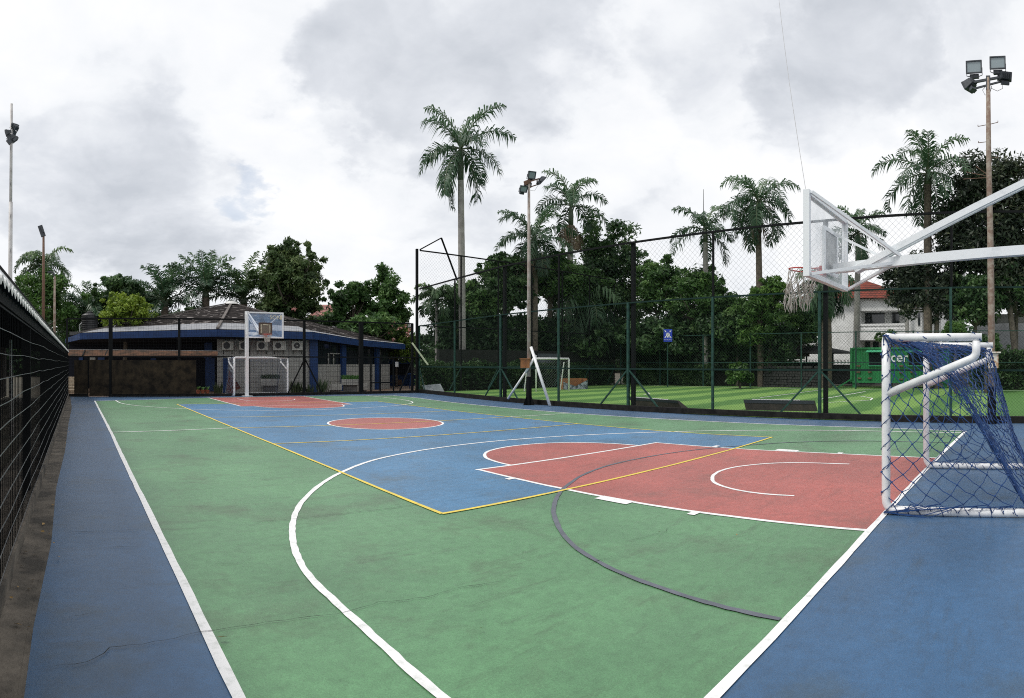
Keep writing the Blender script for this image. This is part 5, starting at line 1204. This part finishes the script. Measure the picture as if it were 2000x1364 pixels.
def leaves(rg, cen, rad, nper, size, flat=.35, sq=(1, 1, 1), up=.35, aspect=.42):
    """Rhombic leaf faces scattered through the outer shell of each clump."""
    k = len(cen); n = k*nper
    d = rg.normal(size=(n, 3)); d /= np.linalg.norm(d, axis=1)[:, None]
    ci = np.repeat(np.arange(k), nper); rr = rad[ci]*(rg.random(n)**.45)
    pos = cen[ci] + d*rr[:, None]*np.array(sq)
    nrm_ = d*.6 + rg.normal(size=(n, 3))*.55 + np.array([0, 0, up]); nrm_ /= np.linalg.norm(nrm_, axis=1)[:, None]
    t = np.cross(nrm_, rg.normal(size=(n, 3))); t /= np.linalg.norm(t, axis=1)[:, None]; b = np.cross(nrm_, t)
    s = size*(.6+.8*rg.random(n))[:, None]
    V = np.stack([pos-t*s, pos-b*s*aspect-nrm_*s*.1, pos+t*s, pos+b*s*aspect-nrm_*s*.1], 1)
    return V, ci, d
G2 = 'oil palms behind the clubhouse'; G3 = 'trees beyond the football field'; G = 'tall palms beyond the football field'
def tree(name, label, cat, cx, cy, rx, ry, d, mat, seed, n=9000, size=.17, clumps=46, crad=.30, group=None, trunk=None, low=.0, pts=None, depth=.9, tone=.5, aspect=.42, kind=None):
    """cx,cy,rx,ry: crown ellipse as seen in the panorama; d: distance."""
    rg = np.random.default_rng(seed); rr = random.Random(seed)
    hh = heading(trunk[0] if trunk else cx)
    if group == G3: d = max(d, min(39.4/max(.01, math.sin(hh)), 32.3/max(.01, math.cos(hh))))
    if pts is not None: cy = sum(p[1]*p[2] for p in pts)/sum(p[2] for p in pts)
    c = at(cx, cy, d); s = d/F; RX, RZ = rx*s, ry*s; RY = RX*depth
    base = gnd(trunk[0] if trunk else cx, d)
    t = thing(name, base, label, cat, group)
    if pts is None:
        u = rg.normal(size=(clumps, 3)); u /= np.linalg.norm(u, axis=1)[:, None]
        u[:, 2] = np.where(u[:, 2] < -.55, -u[:, 2], u[:, 2])
        r = .35+.60*rg.random(clumps)**.6
        cen = np.array(c) + u*r[:, None]*np.array([RX, RY, RZ])*(.92)
        u2 = rg.normal(size=(max(8, clumps//3), 3)); u2 /= np.linalg.norm(u2, axis=1)[:, None]; u2[:, 2] = np.abs(u2[:, 2])*.9
        cen = np.vstack([cen, np.array(c) + u2*(.98+.20*rg.random(len(u2)))[:, None]*np.array([RX, RY, RZ])])
    else:
        cen = []
        for (px, py, k) in pts:
            q = np.array(at(px, py, d)); sd_ = 12*s
            cen += list(q + rg.normal(size=(k, 3))*np.array([sd_, sd_*1.6, sd_]))
        cen = np.array(cen)
    k = len(cen); rad = min(RX, RZ)*crad*(.55+.85*rg.random(k)**1.3)
    if pts is None: rad[clumps:] *= .5
    V, ci, dd = leaves(rg, cen, rad, max(1, n//k), size, sq=(1, 1, .75), aspect=aspect)
    keep = rg.random(len(ci)) < np.clip((rad[ci]/np.median(rad))**1.6, .22, 1); V, ci = V[keep], ci[keep]
    ct_ = rg.normal(size=k)*.16
    tn = tone + ct_[ci] + rg.normal(size=len(ci))*.15
    quad_object('crown', V, tn, mat, t)
    mb = MB(); hub = Vector((c.x, c.y, max(.8, c.z-RZ*.55)))
    r0 = max(.10, .045*hub.z) if not trunk or len(trunk) < 2 else trunk[1]
    mb.tube([base, base.lerp(hub, .5)+Vector((rr.uniform(-.1, .1), rr.uniform(-.1, .1), 0)), hub], [r0, r0*.8, r0*.62], 8)
    for i in rr.sample(range(k), min(k, 11)):
        e = Vector(cen[i]); m_ = hub.lerp(e, .5)+Vector((0, 0, -.1*(e-hub).length)); mb.tube([hub, m_, e], [r0*.45, r0*.25, r0*.08], 5, cap=False)
    mb.build('trunk', m_trunk, t); return t

def frond(rg, base, az, el, L_, droop, leaf, nst=42, side_droop=.5, curl=0., wl=.048):
    """One pinnate frond: returns leaflet quads and the rachis points."""
    pts = [Vector(base)]; e = el; a = az; seg = L_/14
    for k in range(14):
        e -= droop/14*(0.5+k/9); a += curl/14
        pts.append(pts[-1] + Vector((math.cos(a)*math.cos(e), math.sin(a)*math.cos(e), math.sin(e)))*seg)
    Q = []
    for i in range(nst):
        s = (.10+.90*i/(nst-1))*14; k = min(int(s), 13); f = s-k; p = pts[k].lerp(pts[min(k+1, 14)], f)
        dr = (pts[min(k+1, 14)]-pts[max(k-1, 0)]).normalized(); side = dr.cross(Vector((0, 0, 1)))
        side = side.normalized() if side.length > .05 else Vector((math.cos(az+1.57), math.sin(az+1.57), 0))
        up = side.cross(dr)
        prof = math.sin(math.pi*min(1, (.12+.86*i/(nst-1))))**.55
        for sgn in (-1, 1):
            ln = leaf*prof*rg.uniform(.8, 1.15)
            dl = (side*sgn*rg.uniform(.7, 1.0) + dr*rg.uniform(.45, .75) + up*rg.uniform(-.45, .65)).normalized()
            mid = p + dl*ln*.5; tip = p + dl*ln*.9 + Vector((0, 0, -ln*side_droop*rg.uniform(.6, 1.2)))
            w = dr.cross(dl).cross(dl).normalized()*wl*rg.uniform(.8, 1.2)
            Q.append([p-w*.4, mid-w, mid+w, p+w*.4]); Q.append([mid-w, tip, tip, mid+w])
    return Q, pts
def palm(label, px, py, R_, d, seed, nf=18, trunk=(.20, .16), base_px=None, group='tall palms', shaft=.9, mat=None, droop=1.5, dead=0, leaf=None, side_droop=.5, els=(1.45, -.35), cat='palm tree', az0=0, tmat=None, curl=.0, spikes=False, wind=0., name='palm_tree'):
    hh = heading(px)
    if group == G or name == 'low_palm': d = max(d, min(39.0/max(.01, math.sin(hh)), 32/max(.01, math.cos(hh))))
    rr = random.Random(seed); c = at(px, py, d); L_ = R_/F*d*1.3; base = gnd(base_px if base_px is not None else px, d)
    t = thing(name, base, label, cat, group); mat = mat or L_palm
    Q = []; T = []; rach = MB(); leaf = L_*(.21 if group == G2 else (.25 if side_droop < .8 else .30))
    for k in range(nf):
        az = az0 + 2.39996*k + rr.uniform(-.2, .2); fr = k/(nf-1); el = els[0]+(els[1]-els[0])*fr**(1.25 if group == G2 else 1.1) + rr.uniform(-.12, .12)
        if wind: az = az + wind*math.sin(az)*.7
        q, pts = frond(rr, c, az, el, L_*rr.uniform(.85, 1.08)*(.95 if el > 1.2 else 1), droop*(1.15-.35*max(0, -el))*rr.uniform(.8, 1.15), leaf, side_droop=side_droop, curl=curl+rr.uniform(-.3, .3))
        Q += q; tv = .55-.25*fr+rr.uniform(-.15, .15) + (.25 if el > 1.15 else 0); T += [tv+rr.uniform(-.12, .12) for _ in q]
        rach.tube(pts, [.045*(1-i/15.5)+.008 for i in range(15)], 4, cap=False)
    quad_object('fronds', np.array([[tuple(v) for v in q] for q in Q]), np.array(T), mat, t)
    rach.build('rachises', M('rachis', (.10, .13, .06), .6), t) if False else None
    rach.build('rachises', m_rachis, t)['kind'] = 'stuff'
    if dead:
        Q = []; 
        for k in range(dead):
            q, pts = frond(rr, c-Vector((0, 0, shaft*.9)), rr.uniform(0, 6.3), -.6, L_*.55, 1.1, leaf*.8, nst=18, side_droop=.9); Q += q
        quad_object('dead_fronds', np.array([[tuple(v) for v in q] for q in Q]), np.array([rr.uniform(.1, .9) for _ in Q]), L_deadp, t)
    if shaft: mb = MB(); mb.tube([c-Vector((0, 0, shaft)), c-Vector((0, 0, shaft*.45)), c+Vector((0, 0, .15))], [trunk[1]*.98, trunk[1]*1.05, trunk[1]*.45], 12); mb.build('crownshaft', m_shaft, t, smooth=True)
    mb = MB(); top_ = c-Vector((0, 0, shaft*.98)); n = 24; P_ = []; Rd = []
    for i in range(n+1): f = i/n; P_.append(base.lerp(top_, f)); Rd.append((trunk[0]*(1-f)+trunk[1]*f)*(1+.10*math.sin(math.pi*f))*(1.015 if i % 2 else .985))
    mb.tube(P_, Rd, 12); mb.build('trunk', tmat or m_ptrunk, t, smooth=False); return t
m_rachis = M('rachis', (.10, .13, .06), .6, (.06, .09, .04), 5)
m_shaft = M('crownshaft_green', (.085, .115, .070), .5, (.055, .080, .05), 4)
m_shagtrunk = M('shaggy_palm_trunk', (.17, .14, .11), .95, (.07, .055, .045), 5, .8, 9)

G = 'tall palms beyond the football field'
palm('tallest palm with smooth pale trunk, left of the middle mast', 900, 290, 92, 38, 3, 15, (.23, .20), 904, G, 2.2, droop=.95, els=(1.5, -.95), leaf=.95, side_droop=.65, tmat=m_ptrunk)
palm('palm with one upright tip frond, right of the middle mast', 1115, 402, 74, 42, 8, 12, (.26, .20), 1107, G, 1.6, droop=1.25, els=(1.55, -.1), dead=5, leaf=.9)
palm('shaggy palm directly behind the middle mast', 1043, 466, 74, 43, 14, 16, (.28, .25), 1043, G, .9, droop=1.1, els=(1.4, -.7), dead=8, tmat=m_shagtrunk, leaf=.9)
palm('smaller palm rising above the trees with a thin rod behind it', 1378, 448, 70, 44, 21, 11, (.22, .18), 1378, G, 1.0, droop=.95, els=(1.25, -.5), leaf=.9)
palm('dense palm just left of the near backboard', 1481, 396, 80, 40, 27, 18, (.24, .20), 1486, G, 1.2, droop=1.45, els=(1.3, -.7), dead=2, tmat=m_shagtrunk, leaf=.9)
palm('palm seen right behind the near backboard with grey trunk', 1676, 455, 62, 46, 33, 14, (.24, .20), 1671, G, 1.2, droop=1.15, els=(1.45, -.6), leaf=.85)
palm('large palm beside the dark tree near the right mast', 1812, 338, 90, 33, 39, 17, (.27, .24), 1812, G, .8, droop=1.1, els=(1.5, -.85), tmat=m_shagtrunk, leaf=.85)
palm('stout palm with hanging fronds behind the rope net', 1612, 560, 62, 39, 45, 16, (.42, .36), 1613, G, .5, droop=1.9, els=(1.2, -.9), tmat=m_shagtrunk, leaf=1.0, side_droop=.8)
palm('low arching palm under the trees right of the middle mast', 1140, 610, 85, 36, 51, 18, (.14, .12), 1140, None, .3, droop=2.0, els=(1.4, -.3), leaf=1.2, side_droop=.9, name='low_palm')
palm('low feathery palm in the corner beneath the tallest palm', 853, 585, 48, 40, 57, 16, (.12, .10), 853, None, .3, droop=1.6, els=(1.4, 0), leaf=.9, mat=L_palmf, name='low_palm')
G2 = 'oil palms behind the clubhouse'
palm('windblown palm behind the rusty lamp post at the left', 88, 520, 58, 50, 61, 17, (.25, .22), 90, G2, .4, droop=1.6, els=(1.3, -.2), leaf=1.1, mat=L_palmf, wind=.9, tmat=m_shagtrunk)
palm('pale windblown palm above the black water tank', 174, 612, 78, 48, 67, 13, (.24, .2), 176, G2, .4, droop=1.1, els=(1.45, .3), leaf=1.1, mat=L_palm, wind=.6, tmat=m_shagtrunk)
palm('palm right of the yellow-green round bush', 322, 590, 80, 46, 73, 21, (.30, .28), 322, G2, .4, droop=.75, els=(1.5, .0), leaf=1.15, mat=L_palm, side_droop=.3, tmat=m_shagtrunk)
palm('highest of the palms over the clubhouse roof', 402, 572, 82, 46, 79, 23, (.30, .28), 402, G2, .4, droop=.75, els=(1.5, .0), leaf=1.15, mat=L_palm, side_droop=.3, tmat=m_shagtrunk)
palm('palm with one fresh upright frond beside the large olive tree', 476, 585, 78, 47, 85, 20, (.30, .28), 476, G2, .4, droop=.75, els=(1.5, .05), leaf=1.1, mat=L_palmf, side_droop=.3, tmat=m_shagtrunk)
for px, y0, y1, d, lab in ((1374, 370, 440, 60, 'thin rod rising above the smaller palm'),):
    mb = MB(); mb.tube([gnd(px, d), at(px, y1, d), at(px, y0, d)], [.06, .04, .02], 6); tag(mb.build('antenna_rod', m_netgreen, at_=gnd(px, d)), lab, 'antenna')

def T(*a, **k): return tree(*a, **k)
T('broadleaf_tree', 'light feathery tree around the rusty lamp post', 'tree', 85, 600, 75, 72, 44, L_fresh, 1, 12000, .15, 60, .28, tone=.40)
T('broadleaf_tree', 'shadowy feathery tree above the water tank', 'tree', 165, 640, 75, 60, 50, L_mid, 2, 11000, .16, 50, .32, tone=.30)
T('round_bush', 'bright yellow-green round bush behind the clubhouse roof', 'bush', 246, 617, 52, 46, 37, L_yell, 3, 11000, .10, 90, .26, tone=.5)
T('broadleaf_tree', 'dark tree with reddish tips behind the yellow-green bush', 'tree', 232, 575, 48, 36, 46, L_dark, 4, 8000, .17, 40, .36, tone=.55)
T('broadleaf_tree', 'shaded tree behind the far fence left of the pointed tree', 'tree', 640, 640, 50, 30, 50, L_mid, 45, 7000, .16, 40, .4, tone=.38)
T('broadleaf_tree', 'dark low tree between the bush and the first clubhouse palm', 'tree', 275, 600, 50, 42, 50, L_dark, 5, 9000, .17, 44, .34, tone=.42)
T('broadleaf_tree', 'dark mass of leaves under the clubhouse palms', 'tree', 390, 635, 120, 30, 54, L_dark, 6, 12000, .18, 60, .5, tone=.38)
T('olive_tree', 'largest olive-green tree right above the clubhouse roof', 'tree', 568, 560, 70, 86, 44, L_olive, 7, 22000, .16, 110, .26, trunk=(575, .35), tone=.52)
T('olive_tree', 'lower olive-green branches behind the far backboard', 'tree', 560, 625, 80, 45, 45, L_olive, 8, 12000, .16, 60, .34, tone=.42)
T('broadleaf_tree', 'loose dark tree behind the tall fence post right of the olive tree', 'tree', 688, 600, 52, 52, 46, L_mid, 9, 9000, .16, 46, .30, tone=.40, trunk=(700, .2))
T('broadleaf_tree', 'upright tree with pointed top left of the corner post', 'tree', 757, 0, 42, 60, 46, L_mid, 10, 14000, .15, 0, .30, tone=.52,
  pts=[(748, 532, 8), (752, 552, 10), (760, 572, 14), (745, 590, 12), (770, 595, 14), (758, 615, 14), (735, 612, 8), (780, 620, 8)])
T('broadleaf_tree', 'mid green tree spreading under the pointed one', 'tree', 722, 645, 62, 34, 42, L_mid, 11, 11000, .15, 50, .4, tone=.55)
T('flowering_shrub', 'yellowish shrub with pink blossoms left of the corner post', 'shrub', 775, 680, 45, 45, 42.5, L_yell, 12, 11000, .12, 60, .32, tone=.18)
fs_ = thing('blossom_sprays', gnd(770, 41), 'sprays of pink blossoms on top of the yellowish shrub', 'flowers'); rg_ = np.random.default_rng(5)
cen = np.array([tuple(at(px, py, 41.2)) for px, py in ((755, 640), (770, 634), (778, 641), (790, 637), (802, 646), (764, 652), (797, 655), (768, 665), (575, 603), (620, 615))]); V, ci, dd = leaves(rg_, cen, np.full(len(cen), .22), 14, .07, aspect=.8); quad_object('blossoms', V, rg_.random(len(ci)), L_flower, fs_)
G3 = 'trees beyond the football field'
T('broadleaf_tree', 'dark tree left of the middle mast beneath the shaggy palm', 'tree', 985, 575, 62, 85, 44, L_dark, 20, 17000, .17, 80, .28, G3, tone=.52)
T('broadleaf_tree', 'dark tree with loose branch tips right of the middle mast', 'tree', 1175, 0, 70, 70, 48, L_dark, 21, 17000, .16, 0, .26, G3, tone=.48,
  pts=[(1150, 450, 5), (1178, 445, 6), (1212, 452, 5), (1155, 480, 10), (1185, 485, 12), (1225, 490, 8), (1160, 515, 12), (1200, 520, 14), (1235, 530, 8), (1135, 540, 8), (1180, 555, 14), (1240, 560, 8)])
T('broadleaf_tree', 'fresher green tree in the middle below the upright palm', 'tree', 1130, 580, 75, 62, 43, L_mid, 22, 15000, .15, 76, .3, G3, tone=.52)
T('broadleaf_tree', 'dark tree filling the gap between the shaggy and the upright palm', 'tree', 1075, 555, 62, 62, 47, L_mid, 40, 15000, .16, 70, .30, G3, tone=.47)
T('broadleaf_tree', 'dense tree behind the low arching palm', 'tree', 1195, 610, 70, 62, 48, L_dark, 41, 15000, .17, 70, .34, G3, tone=.50)
T('broadleaf_tree', 'leafy tree right of the assembly sign', 'tree', 1410, 620, 62, 52, 46, L_mid, 42, 12000, .16, 60, .34, G3, tone=.47)
T('broadleaf_tree', 'dense tree covering the left side of the white house', 'tree', 1565, 650, 48, 62, 45, L_mid, 43, 12000, .15, 60, .32, G3, tone=.45)
T('broadleaf_tree', 'tree behind the tallest palm trunk near the corner', 'tree', 915, 605, 65, 52, 43, L_mid, 23, 12000, .15, 60, .32, G3, tone=.45)
T('broadleaf_tree', 'bushy tree between the thick fence post and the smaller palm', 'tree', 1285, 575, 52, 76, 43, L_mid, 24, 17000, .15, 84, .28, G3, tone=.54, trunk=(1290, .2))
T('broadleaf_tree', 'rounded tree in front of the smaller palm', 'tree', 1365, 590, 62, 68, 42, L_mid, 25, 17000, .15, 84, .28, G3, tone=.50)
T('broadleaf_tree', 'bamboo-leaved tree left of the hanging rope net', 'tree', 1490, 640, 66, 74, 37, L_fresh, 26, 19000, .17, 90, .28, G3, tone=.47, aspect=.22)
T('broadleaf_tree', 'lighter leafy top beside the near hoop rim', 'tree', 1505, 575, 42, 34, 41, L_fresh, 27, 8000, .14, 40, .3, G3, tone=.52)
T('broadleaf_tree', 'leafy tree behind the assembly sign', 'tree', 1320, 665, 110, 50, 46, L_dark, 28, 16000, .18, 80, .45, G3, tone=.47)
T('broadleaf_tree', 'dark under-storey tree behind the small white goal', 'tree', 1150, 670, 110, 50, 44, L_dark, 29, 16000, .18, 80, .45, G3, tone=.40)
T('broadleaf_tree', 'dark under-storey tree near the far corner of the field', 'tree', 930, 665, 100, 45, 45, L_dark, 30, 14000, .18, 70, .45, G3, tone=.38)
T('broadleaf_tree', 'leafy mass between sign and shelter', 'tree', 1440, 650, 60, 55, 44, L_dark, 31, 11000, .17, 60, .4, G3, tone=.50)
T('purple_leaf_tree', 'big dark purple-leaved tree at the right edge', 'tree', 1960, 0, 100, 130, 29, L_purple, 32, 40000, .18, 0, .30, G3, tone=.48, trunk=(1990, .25), aspect=.36,
  pts=[(1868, 415, 5), (1850, 440, 5), (1885, 400, 6), (1905, 375, 7), (1912, 345, 5), (1908, 322, 3), (1958, 318, 4), (1950, 345, 7), (1988, 345, 5), (1935, 370, 9), (1975, 380, 11), (2010, 390, 9), (1900, 415, 10), (1940, 420, 13), (1980, 430, 13), (1870, 455, 8), (1910, 465, 13), (1955, 475, 14), (2000, 470, 12), (1850, 490, 8), (1890, 505, 13), (1940, 520, 14), (1990, 525, 14), (2030, 420, 14), (2040, 500, 14)])
T('purple_leaf_tree', 'wide dark tree with drooping branches in front of the white house', 'tree', 1830, 0, 90, 60, 31, L_purple, 33, 25000, .16, 0, .34, G3, tone=.45, trunk=(1829, .22), aspect=.36,
  pts=[(1745, 540, 4), (1762, 530, 5), (1780, 520, 6), (1800, 530, 9), (1748, 560, 4), (1765, 558, 7), (1790, 555, 10), (1820, 545, 12), (1850, 550, 12), (1880, 560, 12), (1775, 585, 6), (1805, 580, 9), (1840, 578, 9), (1870, 590, 11), (1900, 585, 12), (1790, 603, 3), (1835, 600, 4)])
T('broadleaf_tree', 'deep shade tree filling the space left of the grey shed', 'tree', 1905, 600, 60, 70, 36, L_dark, 34, 14000, .16, 70, .38, G3, tone=.47)
T('broadleaf_tree', 'dark leaves behind the grey shed under the right mast', 'tree', 1985, 575, 75, 70, 41, L_dark, 35, 14000, .17, 70, .38, G3, tone=.40)
T('low_shrub', 'yellow-green fern-like shrub on the right of the white house', 'shrub', 1868, 655, 30, 28, 33, L_fresh, 36, 5000, .12, 36, .34, tone=.45, aspect=.2)
T('low_shrub', 'loose shrub below the house balcony', 'shrub', 1740, 664, 34, 17, 45, L_mid, 37, 2500, .12, 24, .4, tone=.45)
T('low_shrub', 'dark shrub with yellow flecks left of the shelter', 'shrub', 1445, 735, 26, 24, 40, L_fresh, 38, 4000, .12, 30, .36, tone=.28)
T('low_shrub', 'scraggly shrub in front of the grey shed', 'shrub', 1925, 680, 45, 30, 34, L_mid, 39, 4500, .10, 40, .3, tone=.28)
# hedges and creeper-covered walls along the field edge
def hedge(name, label, A, B, z0, z1, th, n, size, mat, seed, tone=.35):
    rg = np.random.default_rng(seed); A = np.array(A, float); B = np.array(B, float); d = B-A; L_ = np.linalg.norm(d); u = d/L_; nn = np.array([-u[1], u[0]])
    t = thing(name, ((A[0]+B[0])/2, (A[1]+B[1])/2, 0), label, 'hedge')
    s = rg.random(n)*L_; zz = z0+(z1-z0)*rg.random(n)**.8 + .25*np.sin(s*1.7)*(rg.random(n) > .6); w = (rg.random(n)-.5)*th
    cen = np.stack([A[0]+u[0]*s+nn[0]*w, A[1]+u[1]*s+nn[1]*w, zz], 1)
    V, ci, dd = leaves(rg, cen, np.full(n, .12), 1, size); tn = tone + .2*np.sin(s*2.1+zz*3) + rg.normal(size=n)*.15
    quad_object('leaves', V, tn, mat, t)
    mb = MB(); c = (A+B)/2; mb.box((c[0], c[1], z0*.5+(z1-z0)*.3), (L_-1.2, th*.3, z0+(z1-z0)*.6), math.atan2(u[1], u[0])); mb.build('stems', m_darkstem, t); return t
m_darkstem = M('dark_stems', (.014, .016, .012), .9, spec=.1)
hedge('creeper_hedge', 'dark clipped hedge along the far left end of the football turf', (11, 15.9), (29.3, 15.7), .02, 1.75, .5, 15000, .10, L_dark, 90, .45)
hedge('creeper_hedge', 'dark creeper-covered wall behind the assembly sign', (FB+1.2, 15), (FB+1.2, 6.8), .02, 1.55, .4, 11000, .10, L_dark, 91, .50)
hedge('creeper_hedge', 'dark creeper hedge with yellow flecks beyond the near goal', (FB+1.0, -11.6), (FB+1.0, -21), .02, 2.55, .5, 15000, .11, L_dark, 92, .38)
hedge('creeper_hedge', 'shaggy foliage screen behind the rear field fence left of the sign', (FB+2.6, 16), (FB+2.6, 1), 1.2, 4.4, 1.6, 16000, .16, L_dark, 93, .34)
hedge('creeper_hedge', 'shaggy dark foliage over the garden wall by the corner', (14, 18.5), (31, 18.5), 1.5, 5.2, 1.8, 20000, .17, L_dark, 94, .32)
# boundary ground cover and far greenery closing the horizon
hedge('far_trees', 'distant tree line low behind everything', (-45, 62), (70, 75), 0, 6.5, 6, 26000, .38, L_dark, 95, .35)
hedge('far_trees', 'distant tree line beyond the white house', (78, 60), (78, -50), 0, 7, 6, 22000, .38, L_dark, 96, .35)
